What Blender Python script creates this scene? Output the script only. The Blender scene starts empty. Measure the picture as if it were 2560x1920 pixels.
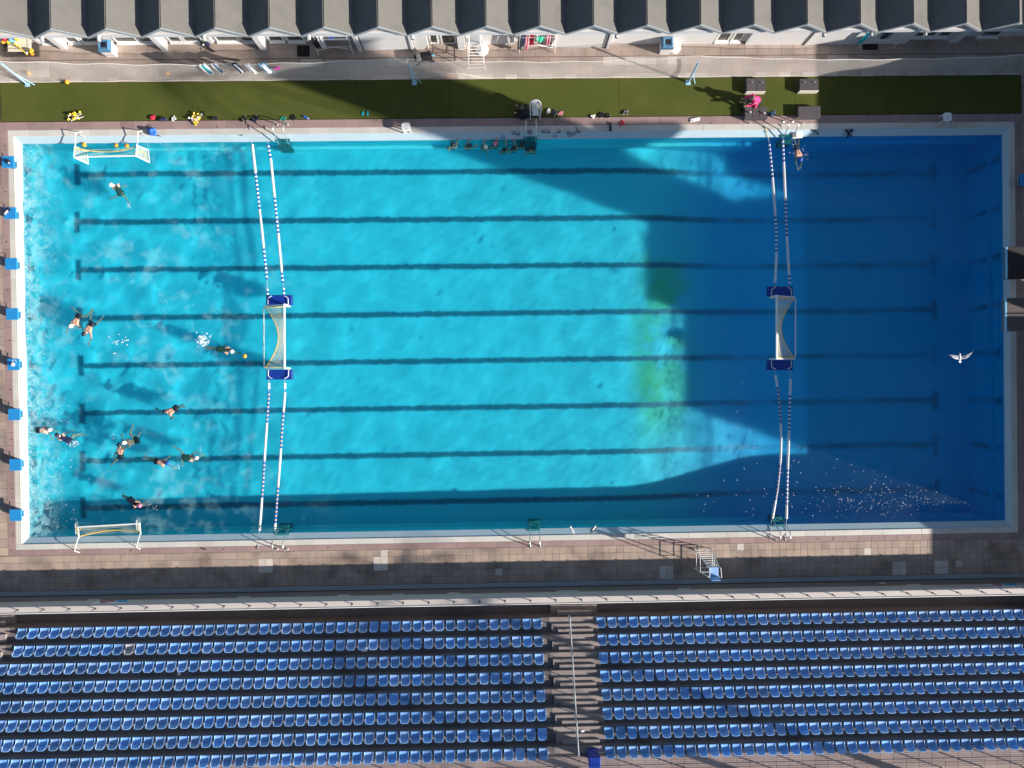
import bpy, bmesh, math, random
import numpy as np
from mathutils import Vector, Matrix, Euler
rnd = random.Random(7)
R_ = math.radians
SC = bpy.context.scene
COL = SC.collection

# ------------------------------------------------------------------ camera
CAM_H = 35.7
CAM_ROT = (-0.0080, -0.0149, -0.0141)
cd = bpy.data.cameras.new('camera')
cam = bpy.data.objects.new('camera', cd); COL.objects.link(cam)
cam.location = (0, 0, CAM_H); cam.rotation_euler = CAM_ROT
cd.sensor_width = 36; cd.lens = 36 * 1775 / 2560; cd.clip_start = .5; cd.clip_end = 2000
SC.camera = cam
CM = Euler(CAM_ROT).to_matrix()

def P(u, v, z=0.0):
    """the place, at height z, that the photograph (2560 wide) shows at u, v"""
    d = CM @ Vector((u - 1280, 960 - v, -1775)); s = (z - CAM_H) / d.z
    return Vector((d.x * s, d.y * s, z))

# ------------------------------------------------------------------ light
SUN_EL, SUN_AZ = 22.5, 20.0            # elevation; light travels towards (-cos az, +sin az)
w = bpy.data.worlds.new('World'); SC.world = w; w.use_nodes = True
nt = w.node_tree; bg = nt.nodes['Background']
sky = nt.nodes.new('ShaderNodeTexSky'); sky.sky_type = 'NISHITA'; sky.sun_disc = False
sky.sun_elevation = R_(SUN_EL); sky.sun_rotation = R_(90 + SUN_AZ)
sky.air_density = 1.0; sky.dust_density = 0.6
nt.links.new(sky.outputs[0], bg.inputs[0]); bg.inputs[1].default_value = .066
sl = bpy.data.lights.new('sun', 'SUN'); sl.energy = 5.0; sl.angle = R_(.55); sl.color = (1.0, .93, .84)
sun = bpy.data.objects.new('sun', sl); COL.objects.link(sun); sun.location = (60, -22, 40)
SDIR = Vector((-math.cos(R_(SUN_AZ)) * math.cos(R_(SUN_EL)), math.sin(R_(SUN_AZ)) * math.cos(R_(SUN_EL)), -math.sin(R_(SUN_EL))))
sun.rotation_euler = SDIR.to_track_quat('-Z', 'Y').to_euler()
sl.cycles.is_caustics_light = True
vs = SC.view_settings
vs.view_transform = 'Standard'; vs.look = 'None'; vs.exposure = 0.9; vs.gamma = 1.0; vs.use_curve_mapping = False
SC.render.engine = 'CYCLES'
SC.cycles.use_denoising = True
SC.cycles.max_bounces = 8; SC.cycles.transparent_max_bounces = 16
SC.cycles.sample_clamp_indirect = 8

# ------------------------------------------------------------------ materials
def mat(name, col, rough=.7, var=.18, scale=3.0, fine=.10, fscale=40.0, bump=0.0, bscale=60.0, rand=0.0, metal=0.0, spec=.4,
        col2=None, stain=None, stain_scale=.6, stain_amt=.5, stripes=None):
    m = bpy.data.materials.new(name); m.use_nodes = True; t = m.node_tree; L = t.links
    b = t.nodes['Principled BSDF']
    b.inputs['Roughness'].default_value = rough; b.inputs['Metallic'].default_value = metal
    b.inputs['Specular IOR Level'].default_value = spec
    geo = t.nodes.new('ShaderNodeNewGeometry')
    def noise(s, det=4.0):
        n = t.nodes.new('ShaderNodeTexNoise'); n.inputs['Scale'].default_value = s; n.inputs['Detail'].default_value = det
        L.new(geo.outputs['Position'], n.inputs['Vector']); return n.outputs['Fac']
    def mth(op, a, bb):
        n = t.nodes.new('ShaderNodeMath'); n.operation = op
        for i, x in enumerate((a, bb)):
            if isinstance(x, (int, float)): n.inputs[i].default_value = x
            else: L.new(x, n.inputs[i])
        return n.outputs[0]
    def mix(f, a, bb):
        n = t.nodes.new('ShaderNodeMix'); n.data_type = 'RGBA'
        if isinstance(f, (int, float)): n.inputs[0].default_value = f
        else: L.new(f, n.inputs[0])
        for i, x in ((6, a), (7, bb)):
            if isinstance(x, tuple): n.inputs[i].default_value = (*x, 1)
            else: L.new(x, n.inputs[i])
        return n.outputs[2]
    fac = 1.0
    terms = []
    if var: terms.append(mth('MULTIPLY', mth('SUBTRACT', noise(scale), .5), 2.6 * var))
    if fine: terms.append(mth('MULTIPLY', mth('SUBTRACT', noise(fscale, 2.0), .5), 2.6 * fine))
    if rand:
        oi = t.nodes.new('ShaderNodeObjectInfo')
        rr = mth('FRACT', mth('ADD', oi.outputs['Random'], geo.outputs['Random Per Island']), 0)
        terms.append(mth('MULTIPLY', mth('SUBTRACT', rr, .5), 2 * rand))
    base = col
    if col2: 
        oi2 = t.nodes.new('ShaderNodeObjectInfo')
        r2 = mth('FRACT', mth('MULTIPLY', mth('ADD', oi2.outputs['Random'], geo.outputs['Random Per Island']), 7.31), 0)
        base = mix(r2, col, col2)
    if stain:
        rp = t.nodes.new('ShaderNodeMapRange'); rp.inputs[1].default_value = .5; rp.inputs[2].default_value = .68; rp.inputs[3].default_value = 0; rp.inputs[4].default_value = stain_amt
        L.new(noise(stain_scale, 6.0), rp.inputs[0]); base = mix(rp.outputs[0], base, stain)
    if stripes:
        axis, period, dark = stripes
        sp = t.nodes.new('ShaderNodeSeparateXYZ'); L.new(geo.outputs['Position'], sp.inputs[0])
        f = mth('FRACT', mth('DIVIDE', sp.outputs[axis], period), 0)
        g = mth('MULTIPLY', mth('LESS_THAN', f, .3), dark)
        base = mix(g, base, tuple(c * .25 for c in col))
    if terms:
        s = terms[0]
        for x in terms[1:]: s = mth('ADD', s, x)
        s = mth('ADD', s, 1.0); s = mth('MAXIMUM', s, .15)
        vm = t.nodes.new('ShaderNodeVectorMath'); vm.operation = 'SCALE'
        if isinstance(base, tuple): vm.inputs[0].default_value = base
        else: L.new(base, vm.inputs[0])
        L.new(s, vm.inputs['Scale']); L.new(vm.outputs[0], b.inputs['Base Color'])
    elif isinstance(base, tuple): b.inputs['Base Color'].default_value = (*base, 1)
    else: L.new(base, b.inputs['Base Color'])
    if bump:
        bn = t.nodes.new('ShaderNodeBump'); bn.inputs['Strength'].default_value = bump; bn.inputs['Distance'].default_value = .02
        L.new(noise(bscale, 3.0), bn.inputs['Height']); L.new(bn.outputs[0], b.inputs['Normal'])
    m.diffuse_color = (*col, 1)
    return m

M = {}
def plain(name, col, rough=.5, var=.08, **k): M[name] = mat(name, col, rough, var, **k); return M[name]
M['paving'] = mat('deck_tile', (.43, .33, .275), .8, .16, 1.2, .12, 30, .3, 80, rand=.08, stain=(.13, .09, .06), stain_scale=.5, stain_amt=.45, col2=(.40, .325, .285))
M['paving_pale'] = mat('deck_tile_pale', (.54, .47, .42), .8, .12, 1.2, .1, 30, .3, 80, rand=.1)
M['paving_low'] = mat('lower_deck_tile', (.40, .30, .235), .82, .2, .9, .14, 24, .3, 80, rand=.07, stain=(.11, .08, .06), stain_scale=.7, stain_amt=.55, col2=(.33, .26, .22))
M['grout'] = mat('tile_joint', (.17, .13, .11), .9, .2, 2)
M['mauve'] = mat('mauve_edge_tile', (.30, .205, .19), .75, .14, 1.5, .1, 40, .2, 90, rand=.10)
M['coping'] = mat('white_overflow_grating', (.60, .57, .53), .55, .08, .8, .05, 20, 0, 60, rand=.06, stain=(.47, .41, .32), stain_scale=.5, stain_amt=.6, stripes=(0, .045, .35))
M['coping_side'] = mat('white_overflow_grating_side', (.60, .57, .51), .55, .08, .8, .05, 20, 0, 60, rand=.06, stain=(.48, .44, .30), stain_scale=.5, stain_amt=.6, stripes=(0, .11, .25))
M['ledge'] = mat('pale_blue_pool_ledge', (.40, .52, .58), .35, .06, .7, .05, 12)
M['pool_wall'] = mat('pool_wall_tile', (.07, .66, .76), .4, .08, 1.0, .06, 14)
M['rest'] = mat('pool_rest_step', (.14, .74, .80), .4, .08, 1.0, .06, 14)
M['line'] = mat('dark_lane_tile', (.008, .15, .24), .4, .2, 2.0)
M['turf'] = mat('artificial_turf', (.078, .092, .021), .95, .14, .5, .22, 60, .8, 140, stain=(.105, .11, .026), stain_scale=.35, stain_amt=.8, spec=.1)
M['ground'] = mat('asphalt_yard', (.16, .14, .125), .9, .25, .3, .1, 20)
M['roof'] = mat('weathered_roof_felt', (.155, .148, .138), .9, .12, 1.2, .22, 30, .5, 60, rand=.05, stain=(.10, .098, .095), stain_scale=1.2, stain_amt=.5, spec=.15)
M['fascia'] = mat('grey_painted_fascia', (.27, .29, .31), .6, .08, 2)
M['gable'] = mat('rendered_gable', (.56, .49, .44), .8, .1, 2.0, .06, 30, .2, 60, stain=(.36, .33, .28), stain_scale=1.6, stain_amt=.35)
M['white_wall'] = mat('white_render', (.62, .61, .61), .7, .05, 1.5, .03, 40, .1, 60, stain=(.6, .6, .58), stain_scale=1.0, stain_amt=.3)
M['beam'] = mat('white_eave_beam', (.56, .55, .57), .7, .06, 1.0, .04, 20)
M['glass'] = mat('dark_window_glass', (.05, .06, .055), .08, .4, 1.5, 0, 30, spec=.6)
M['concrete'] = mat('grandstand_concrete', (.15, .125, .12), .88, .2, 1.2, .12, 24, .3, 60, stain=(.12, .1, .095), stain_scale=.9, stain_amt=.5)
M['step'] = mat('aisle_step_concrete', (.27, .225, .21), .85, .18, 1.5, .12, 24, .3, 60, stain=(.2, .17, .16), stain_scale=1.2, stain_amt=.5, rand=.08)
M['walltop'] = mat('parapet_paint', (.50, .45, .42), .7, .07, 1.2, .05, 20, stain=(.5, .44, .4), stain_scale=1.0, stain_amt=.4)
M['walllow'] = mat('stained_wall_base', (.20, .17, .155), .85, .22, 1.0, .12, 20, .3, 60)
M['kerb'] = mat('grey_channel_strip', (.33, .36, .39), .7, .1, 1.0)
M['upper_paving'] = mat('terrace_paving', (.40, .30, .27), .85, .16, 1.0, .1, 30, .3, 60, rand=.1)
M['seat'] = mat('faded_blue_plastic', (.17, .38, .74), .38, .14, 2.5, .05, 30, rand=.2, col2=(.26, .43, .72), spec=.5)
M['seat_dirty'] = mat('whitened_seat_plastic', (.42, .42, .46), .6, .2, 8, .1, 40)
M['bracket'] = mat('pale_seat_bracket', (.46, .43, .40), .6, .1)
M['white_metal'] = mat('white_painted_steel', (.80, .79, .77), .4, .04)
M['steel'] = mat('stainless_tube', (.62, .62, .61), .28, .05, metal=.85)
M['grey_metal'] = mat('galvanised_tube', (.42, .43, .44), .5, .08)
M['dark_metal'] = mat('dark_railing_steel', (.09, .09, .10), .55, .1)
M['blue_post'] = mat('pale_blue_post_paint', (.33, .55, .72), .55, .12, 6)
M['net'] = mat('white_net_cord', (.72, .67, .63), .9, .05)
M['goal_net'] = mat('goal_net_cord', (.80, .72, .50), .9, .05)
M['yellow_cord'] = mat('yellow_goal_cord', (.85, .50, .06), .8, .1)
M['pontoon'] = mat('blue_goal_float', (.006, .035, .27), .4, .06)
M['block_top'] = mat('blue_starting_block', (.02, .24, .55), .45, .06, 4)
M['block_base'] = mat('blue_starting_block_post', (.012, .12, .24), .5, .1)
M['teal'] = mat('teal_ladder_step', (.012, .16, .17), .5, .15, 6)
M['orange'] = mat('orange_ball_rubber', (.85, .36, .03), .6, .08, 8)
M['yellow'] = mat('yellow_rubber', (.85, .55, .03), .6, .06, 8)
M['white_plastic'] = mat('white_plastic', (.80, .78, .77), .35, .03)
M['float_white'] = mat('white_rope_float', (.82, .80, .78), .4, .03)
M['float_blue'] = mat('blue_rope_float', (.02, .11, .42), .4, .05)
M['float_red'] = mat('faded_red_rope_float', (.62, .40, .36), .5, .05)
M['black'] = mat('black_cloth', (.014, .014, .017), .8, .2, 10)
M['navy'] = mat('navy_cloth', (.012, .02, .07), .75, .2, 10)
M['rubber'] = mat('black_rubber', (.018, .016, .016), .8, .15, 4)
M['crate'] = mat('dark_grey_platform_board', (.075, .065, .07), .7, .15, 6, .1, 60, rand=.1)
M['crate_edge'] = mat('pale_platform_edge', (.66, .61, .54), .7, .08)
M['bin_blue'] = mat('blue_bin_lid', (.07, .19, .33), .45, .1, 6)
M['bin_dark'] = mat('bin_opening', (.012, .014, .022), .6, 0)
M['skin'] = mat('tanned_skin', (.56, .31, .22), .55, .1, 6, spec=.35)
M['skin_pale'] = mat('fair_skin', (.68, .44, .34), .55, .1, 6, spec=.35)
M['cap_white'] = mat('white_swim_cap', (.82, .80, .74), .4, .03)
M['cap_blue'] = mat('blue_swim_cap', (.02, .08, .42), .4, .05)
M['cap_dark'] = mat('dark_swim_cap', (.012, .014, .035), .4, .1)
M['cap_pink'] = mat('pink_swim_cap', (.75, .20, .36), .4, .05)
M['suit_dark'] = mat('dark_swimsuit', (.010, .016, .03), .5, .2, 10)
M['suit_green'] = mat('bottle_green_swimsuit', (.012, .065, .055), .5, .2, 10)
M['pink'] = mat('pink_jacket', (.80, .035, .19), .65, .1, 8)
M['hair'] = mat('grey_brown_hair', (.12, .095, .075), .8, .3, 30)
M['red'] = mat('red_fabric', (.55, .02, .06), .75, .12, 8)
M['rose'] = mat('pink_striped_fabric', (.72, .30, .36), .8, .3, 20)
M['mint'] = mat('mint_green_fabric', (.06, .62, .40), .75, .1, 8)
M['sky_cloth'] = mat('light_blue_fabric', (.20, .48, .70), .75, .12, 8)
M['jean'] = mat('steel_blue_fabric', (.09, .16, .30), .8, .15, 8)
M['blue_cloth'] = mat('bright_blue_fabric', (.03, .14, .58), .7, .1, 8)
M['white_cloth'] = mat('white_towel', (.78, .76, .76), .85, .08, 12)
M['grey_cloth'] = mat('grey_fabric', (.20, .19, .20), .85, .2, 14)
M['teal_cloth'] = mat('teal_towel', (.03, .30, .33), .8, .15, 12)
M['magenta'] = mat('magenta_board', (.55, .03, .36), .6, .06)
M['cyan_rubber'] = mat('turquoise_rubber', (.02, .38, .48), .5, .06)
M['green_rubber'] = mat('green_rubber', (.02, .28, .20), .5, .1)
M['feather_white'] = mat('white_feathers', (.78, .78, .78), .8, .05)
M['feather_grey'] = mat('grey_feathers', (.26, .27, .30), .8, .12, 20)
M['sign_red'] = mat('red_white_sign', (.42, .16, .19), .5, .35, 6)
M['sign_white'] = mat('sign_white', (.72, .72, .74), .5, .04)
M['sign_blue'] = mat('sign_blue', (.03, .34, .55), .5, .1)
M['brown'] = mat('brown_board', (.085, .07, .065), .8, .12, 3, .1, 40)
M['brick'] = mat('shade_block_concrete', (.30, .28, .26), .85, .15)
M['frond'] = mat('palm_frond', (.06, .09, .03), .8, .2)
M['trunk'] = mat('palm_trunk', (.16, .12, .085), .9, .25, 8)
M['cream'] = mat('cream_board', (.62, .58, .46), .7, .06)
M['foam'] = mat('white_foam_and_glint', (.85, .9, .92), .6, .1)  # shared by real foam and the specks painted for sun glints
def thin(m, f):
    t = m.node_tree; b = t.nodes['Principled BSDF']; o = t.nodes['Material Output']; tr = t.nodes.new('ShaderNodeBsdfTransparent'); mx = t.nodes.new('ShaderNodeMixShader'); mx.inputs[0].default_value = f
    t.links.new(tr.outputs[0], mx.inputs[1]); t.links.new(b.outputs[0], mx.inputs[2]); t.links.new(mx.outputs[0], o.inputs['Surface'])
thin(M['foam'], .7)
M['dark_hair'] = mat('wet_dark_hair', (.018, .014, .012), .5, .2, 20)

# ------------------------------------------------------------------ mesh building
class MB:
    def __init__(s): s.v = []; s.f = []; s.mi = []; s.m = []
    def _m(s, m):
        if m not in s.m: s.m.append(m)
        return s.m.index(m)
    def add(s, vs, fs, m):
        o = len(s.v); s.v += [tuple(x) for x in vs]; k = s._m(m)
        for f in fs: s.f.append(tuple(i + o for i in f)); s.mi.append(k)
        return s
    def box(s, a, b, m, bev=0.0):
        x0, x1 = sorted((a[0], b[0])); y0, y1 = sorted((a[1], b[1])); z0, z1 = sorted((a[2], b[2]))
        if bev <= 0:
            vs = [(x, y, z) for z in (z0, z1) for y in (y0, y1) for x in (x0, x1)]
            return s.add(vs, [(0, 2, 3, 1), (4, 5, 7, 6), (0, 1, 5, 4), (2, 6, 7, 3), (0, 4, 6, 2), (1, 3, 7, 5)], m)
        c = bev
        lo = [(x0, y0, z0), (x1, y0, z0), (x1, y1, z0), (x0, y1, z0)]
        md = [(x0, y0, z1 - c), (x1, y0, z1 - c), (x1, y1, z1 - c), (x0, y1, z1 - c)]
        tp = [(x0 + c, y0 + c, z1), (x1 - c, y0 + c, z1), (x1 - c, y1 - c, z1), (x0 + c, y1 - c, z1)]
        fs = [(3, 2, 1, 0), (8, 9, 10, 11)]
        for i in range(4):
            j = (i + 1) % 4; fs += [(i, j, 4 + j, 4 + i), (4 + i, 4 + j, 8 + j, 8 + i)]
        return s.add(lo + md + tp, fs, m)
    def obox(s, c, sx, sy, sz, ang, m, bev=0.0, tilt=0.0):
        t = MB(); t.box((-sx / 2, -sy / 2, -sz / 2), (sx / 2, sy / 2, sz / 2), m, bev)
        r = Euler((tilt, 0, ang)).to_matrix(); c = Vector(c)
        return s.add([r @ Vector(v) + c for v in t.v], t.f, m)
    def tube(s, pts, r, m, n=8, cap=True, r2=None):
        pts = [Vector(p) for p in pts]; N = len(pts); vs = []; fs = []
        up = Vector((0, 0, 1)); prev = None
        for i, p in enumerate(pts):
            d = (pts[min(i + 1, N - 1)] - pts[max(i - 1, 0)])
            if d.length < 1e-9: d = Vector((0, 0, 1))
            d.normalize()
            if prev is None:
                a = d.cross(up)
                if a.length < .05: a = d.cross(Vector((1, 0, 0)))
            else:
                a = prev - d * prev.dot(d)
                if a.length < .05: a = d.cross(Vector((1, 0, 0)))
            a.normalize(); prev = a; b = d.cross(a)
            rr = r if r2 is None else r + (r2 - r) * i / max(N - 1, 1)
            for k in range(n):
                t = 2 * math.pi * k / n; vs.append(p + (a * math.cos(t) + b * math.sin(t)) * rr)
        for i in range(N - 1):
            for k in range(n):
                k2 = (k + 1) % n; fs.append((i * n + k, i * n + k2, (i + 1) * n + k2, (i + 1) * n + k))
        if cap: fs += [tuple(range(n - 1, -1, -1)), tuple(range((N - 1) * n, N * n))]
        return s.add(vs, fs, m)
    def ball(s, c, r, m, n=12, h=8, sc=(1, 1, 1), rot=None):
        vs = []; fs = []; c = Vector(c)
        for j in range(h + 1):
            th = math.pi * j / h
            for k in range(n):
                ph = 2 * math.pi * k / n
                p = Vector((math.sin(th) * math.cos(ph) * r * sc[0], math.sin(th) * math.sin(ph) * r * sc[1], math.cos(th) * r * sc[2]))
                if rot is not None: p = rot @ p
                vs.append(c + p)
        for j in range(h):
            for k in range(n):
                k2 = (k + 1) % n; fs.append((j * n + k, (j + 1) * n + k, (j + 1) * n + k2, j * n + k2))
        return s.add(vs, fs, m)
    def lathe(s, prof, c, m, n=20):
        c = Vector(c); vs = []; fs = []
        for r, z in prof:
            for k in range(n):
                t = 2 * math.pi * k / n; vs.append(c + Vector((r * math.cos(t), r * math.sin(t), z)))
        for i in range(len(prof) - 1):
            for k in range(n):
                k2 = (k + 1) % n; fs.append((i * n + k, i * n + k2, (i + 1) * n + k2, (i + 1) * n + k))
        return s.add(vs, fs, m)
    def quad(s, a, b, c, d, m): return s.add([a, b, c, d], [(0, 1, 2, 3)], m)
    def prism(s, poly, z0, z1, m):
        n = len(poly); vs = [(x, y, z0) for x, y in poly] + [(x, y, z1) for x, y in poly]
        fs = [tuple(range(n - 1, -1, -1)), tuple(range(n, 2 * n))] + [(i, (i + 1) % n, n + (i + 1) % n, n + i) for i in range(n)]
        return s.add(vs, fs, m)
    def cloth(s, path, axis, width, m, th=.02, waves=.03, n=7, seed=0):
        """a hanging or lying cloth: a profile path swept along axis with gentle folds, given thickness"""
        r = random.Random(seed); path = [Vector(p) for p in path]; ax = Vector(axis).normalized(); vs = []; N = len(path)
        ph = r.uniform(0, 6)
        for sgn in (1, -1):
            for i, p in enumerate(path):
                d = (path[min(i + 1, N - 1)] - path[max(i - 1, 0)]).normalized(); nn = d.cross(ax)
                for k in range(n):
                    t = k / (n - 1) - .5
                    wv = waves * math.sin(ph + k * 2.1 + i * .5) * (i + 1) / N
                    vs.append(p + ax * t * width * (1 - .15 * i / N * r.uniform(0, 1)) + nn * (wv + sgn * th / 2))
        fs = []; A = N * n
        for i in range(N - 1):
            for k in range(n - 1):
                a = i * n + k; fs.append((a, a + 1, a + n + 1, a + n)); fs.append((A + a, A + a + n, A + a + n + 1, A + a + 1))
        for i in range(N - 1):
            a, b = i * n, (i + 1) * n; fs.append((a, b, A + b, A + a)); a += n - 1; b += n - 1; fs.append((a, A + a, A + b, b))
        for k in range(n - 1):
            fs.append((k, A + k, A + k + 1, k + 1)); q = (N - 1) * n + k; fs.append((q, q + 1, A + q + 1, A + q))
        return s.add(vs, fs, m)
    def mesh(s, name, off=None, smooth=False):
        me = bpy.data.meshes.new(name)
        vs = s.v if off is None else [(x - off[0], y - off[1], z - off[2]) for x, y, z in s.v]
        me.from_pydata(vs, [], s.f)
        for m in s.m: me.materials.append(M[m])
        if len(s.m) > 1: me.polygons.foreach_set('material_index', s.mi)
        if smooth: me.polygons.foreach_set('use_smooth', [True] * len(s.f))
        me.validate(); me.update(); return me
    def build(s, name, parent=None, smooth=False, world=True, kind=None):
        """link as one object; parts of a parent are given in world coordinates unless world=False"""
        off = None
        if parent is not None and world:
            q = parent; off = Vector((0, 0, 0))
            while q is not None: off += q.location; q = q.parent
        o = bpy.data.objects.new(name, s.mesh(name, off, smooth)); COL.objects.link(o)
        if parent is not None: o.parent = parent
        if kind: o['kind'] = kind
        return o

def tag(o, label, cat, group=None):
    o['label'] = label; o['category'] = cat
    if group: o['group'] = group
    return o
def thing(name, label, cat, loc, group=None, rz=0.0):
    o = bpy.data.objects.new(name, None); COL.objects.link(o); o.location = loc; o.rotation_euler = (0, 0, rz); o.empty_display_size = .2
    return tag(o, label, cat, group)
def copy_tree(o, parent=None):
    c = o.copy(); COL.objects.link(c)
    if parent is not None: c.parent = parent
    for ch in list(o.children): copy_tree(ch, c)
    return c
def link_part(name, me, parent, loc=(0, 0, 0), rz=0.0):
    o = bpy.data.objects.new(name, me); COL.objects.link(o); o.location = loc; o.rotation_euler = (0, 0, rz); o.parent = parent
    return o
RECEIVERS = []
def receiver(o):
    o.cycles.is_caustics_receiver = True; return o
def arc(c, r, a0, a1, n, ax, ay):
    c, ax, ay = Vector(c), Vector(ax), Vector(ay)
    return [c + ax * r * math.cos(a0 + (a1 - a0) * i / n) + ay * r * math.sin(a0 + (a1 - a0) * i / n) for i in range(n + 1)]

WATER = -.25
# pool edge rectangles (x0, x1, y0, y1)
OUT = (-24.32, 26.19, -8.22, 12.65)          # outer edge of the white overflow grating
COP = (-24.02, 25.89, -7.94, 12.35)          # inner edge of it
INN = (-23.79, 25.70, -7.64, 12.05)          # waterline
BAND = (-24.70, 26.55, -8.52, 13.05)         # outer edge of the mauve tile band
# ================================================================== the setting
def struct(o): o['kind'] = 'structure'; return o
def frame_rings(a, b, z0, z1):
    """four quads between rectangle a (outer, z0) and b (inner, z1)"""
    A = [(a[0], a[2], z0), (a[1], a[2], z0), (a[1], a[3], z0), (a[0], a[3], z0)]
    B = [(b[0], b[2], z1), (b[1], b[2], z1), (b[1], b[3], z1), (b[0], b[3], z1)]
    return A + B, [(i, (i + 1) % 4, 4 + (i + 1) % 4, 4 + i) for i in range(4)]

g = MB(); vs_, fs_ = frame_rings((-600, 600, -600, 600), (-24.6, 26.5, -8.45, 13.0), -.06, -.06); g.add(vs_, fs_, 'ground')
struct(g.build('ground'))

# ---- pool basin: floor in profile, walls, rest step, ledge
def floor_z(x):
    t_ = min(1.0, max(0.0, (x - 6.0) / 9.0)); t_ = t_ * t_ * (3 - 2 * t_)
    return -2.15 - .3 * min(1.0, max(0.0, (x + 24) / 30)) - 1.75 * t_
pb = MB()
xs = [INN[0] - .1, -10, 0] + [6 + .5 * k for k in range(19)] + [18, INN[1] + .1]
vs_ = []; fs_ = []
for x in xs: vs_ += [(x, INN[2] - .1, floor_z(x)), (x, INN[3] + .1, floor_z(x))]
for i in range(len(xs) - 1): fs_.append((2 * i, 2 * i + 2, 2 * i + 3, 2 * i + 1))
pool = MB()
# shell below the ledge so that the basin is a solid body
pool.add(*frame_rings((INN[0], INN[1], INN[2], INN[3]), (INN[0], INN[1], INN[2], INN[3]), WATER - .02, -4.6), 'pool_wall')
pool_o = struct(receiver(pool.build('pool_basin')))

# floor material: pale blue tile, with green algae blooms where the floor starts to drop
fm = mat('pool_floor_tile', (.05, .63, .77), .5, .07, .35, .05, 8)
def floor_material(m):
    t = m.node_tree; L = t.links; b = t.nodes['Principled BSDF']
    src = b.inputs['Base Color'].links[0].from_socket
    geo = t.nodes.new('ShaderNodeNewGeometry'); sp = t.nodes.new('ShaderNodeSeparateXYZ'); L.new(geo.outputs['Position'], sp.inputs[0])
    def mr(x, a, bb, c, d, smooth=True):
        n = t.nodes.new('ShaderNodeMapRange'); n.interpolation_type = 'SMOOTHSTEP' if smooth else 'LINEAR'
        for i, q in enumerate((a, bb, c, d)): n.inputs[i + 1].default_value = q
        L.new(x, n.inputs[0]); return n.outputs[0]
    def mul(a, bb):
        n = t.nodes.new('ShaderNodeMath'); n.operation = 'MULTIPLY'
        for i, q in enumerate((a, bb)):
            if isinstance(q, (int, float)): n.inputs[i].default_value = q
            else: L.new(q, n.inputs[i])
        return n.outputs[0]
    nz = t.nodes.new('ShaderNodeTexNoise'); nz.inputs['Scale'].default_value = .55; nz.inputs['Detail'].default_value = 6; nz.inputs['Roughness'].default_value = .6
    L.new(geo.outputs['Position'], nz.inputs['Vector'])
    band = mul(mul(mr(sp.outputs[0], 6.4, 8.0, 0, 1), mr(sp.outputs[0], 9.4, 11.2, 1, 0)), mul(mr(sp.outputs[1], -4.5, -1.0, 0, 1), mr(sp.outputs[1], 5.0, 8.0, 1, 0)))
    alg = mul(band, mr(nz.outputs['Fac'], .34, .60, 0, .8))
    mx = t.nodes.new('ShaderNodeMix'); mx.data_type = 'RGBA'; L.new(alg, mx.inputs[0]); L.new(src, mx.inputs[6]); mx.inputs[7].default_value = (.05, .50, .13, 1)
    # bluer in the diving pit, painted for light lost in deep water
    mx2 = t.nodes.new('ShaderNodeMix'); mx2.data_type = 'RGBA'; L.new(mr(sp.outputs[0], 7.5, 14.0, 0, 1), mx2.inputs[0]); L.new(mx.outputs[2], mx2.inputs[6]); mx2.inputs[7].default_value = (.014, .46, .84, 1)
    L.new(mx2.outputs[2], b.inputs['Base Color'])
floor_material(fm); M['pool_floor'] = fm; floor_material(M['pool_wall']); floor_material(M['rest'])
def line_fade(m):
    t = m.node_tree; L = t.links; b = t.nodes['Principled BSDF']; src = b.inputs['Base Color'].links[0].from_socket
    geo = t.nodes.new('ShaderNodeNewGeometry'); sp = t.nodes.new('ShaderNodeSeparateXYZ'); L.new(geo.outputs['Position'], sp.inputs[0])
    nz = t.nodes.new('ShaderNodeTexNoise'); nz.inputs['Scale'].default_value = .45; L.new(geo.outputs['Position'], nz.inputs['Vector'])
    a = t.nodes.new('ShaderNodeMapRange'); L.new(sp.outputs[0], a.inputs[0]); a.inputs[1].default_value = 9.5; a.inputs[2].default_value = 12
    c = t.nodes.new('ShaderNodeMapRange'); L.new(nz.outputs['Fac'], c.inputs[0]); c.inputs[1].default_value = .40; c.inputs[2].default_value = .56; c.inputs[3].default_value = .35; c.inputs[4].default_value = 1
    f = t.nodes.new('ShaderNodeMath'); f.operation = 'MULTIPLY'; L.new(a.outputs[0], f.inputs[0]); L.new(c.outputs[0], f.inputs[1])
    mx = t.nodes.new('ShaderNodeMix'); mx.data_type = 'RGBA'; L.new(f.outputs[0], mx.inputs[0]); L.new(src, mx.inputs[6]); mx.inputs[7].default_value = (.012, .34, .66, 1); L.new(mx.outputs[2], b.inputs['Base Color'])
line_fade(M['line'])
f_ = MB(); f_.add(vs_, fs_, 'pool_floor')
receiver(f_.build('pool_floor', pool_o, smooth=True))
led = MB(); led.add(*frame_rings((COP[0], COP[1], COP[2], COP[3]), INN, -.035, WATER + .045), 'ledge')
led.add(*frame_rings(INN, INN, WATER + .045, WATER - .02), 'ledge')
receiver(led.build('pool_ledge', pool_o))
rs = MB(); i2 = (INN[0] + .16, INN[1] - .16, INN[2] + .16, INN[3] - .16)
rs.add(*frame_rings(INN, i2, -1.35, -1.35), 'rest'); rs.add(*frame_rings(i2, i2, -1.35, -1.55), 'rest'); rs.add(*frame_rings(i2, INN, -1.55, -1.55), 'rest')
receiver(rs.build('rest_step', pool_o))
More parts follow.
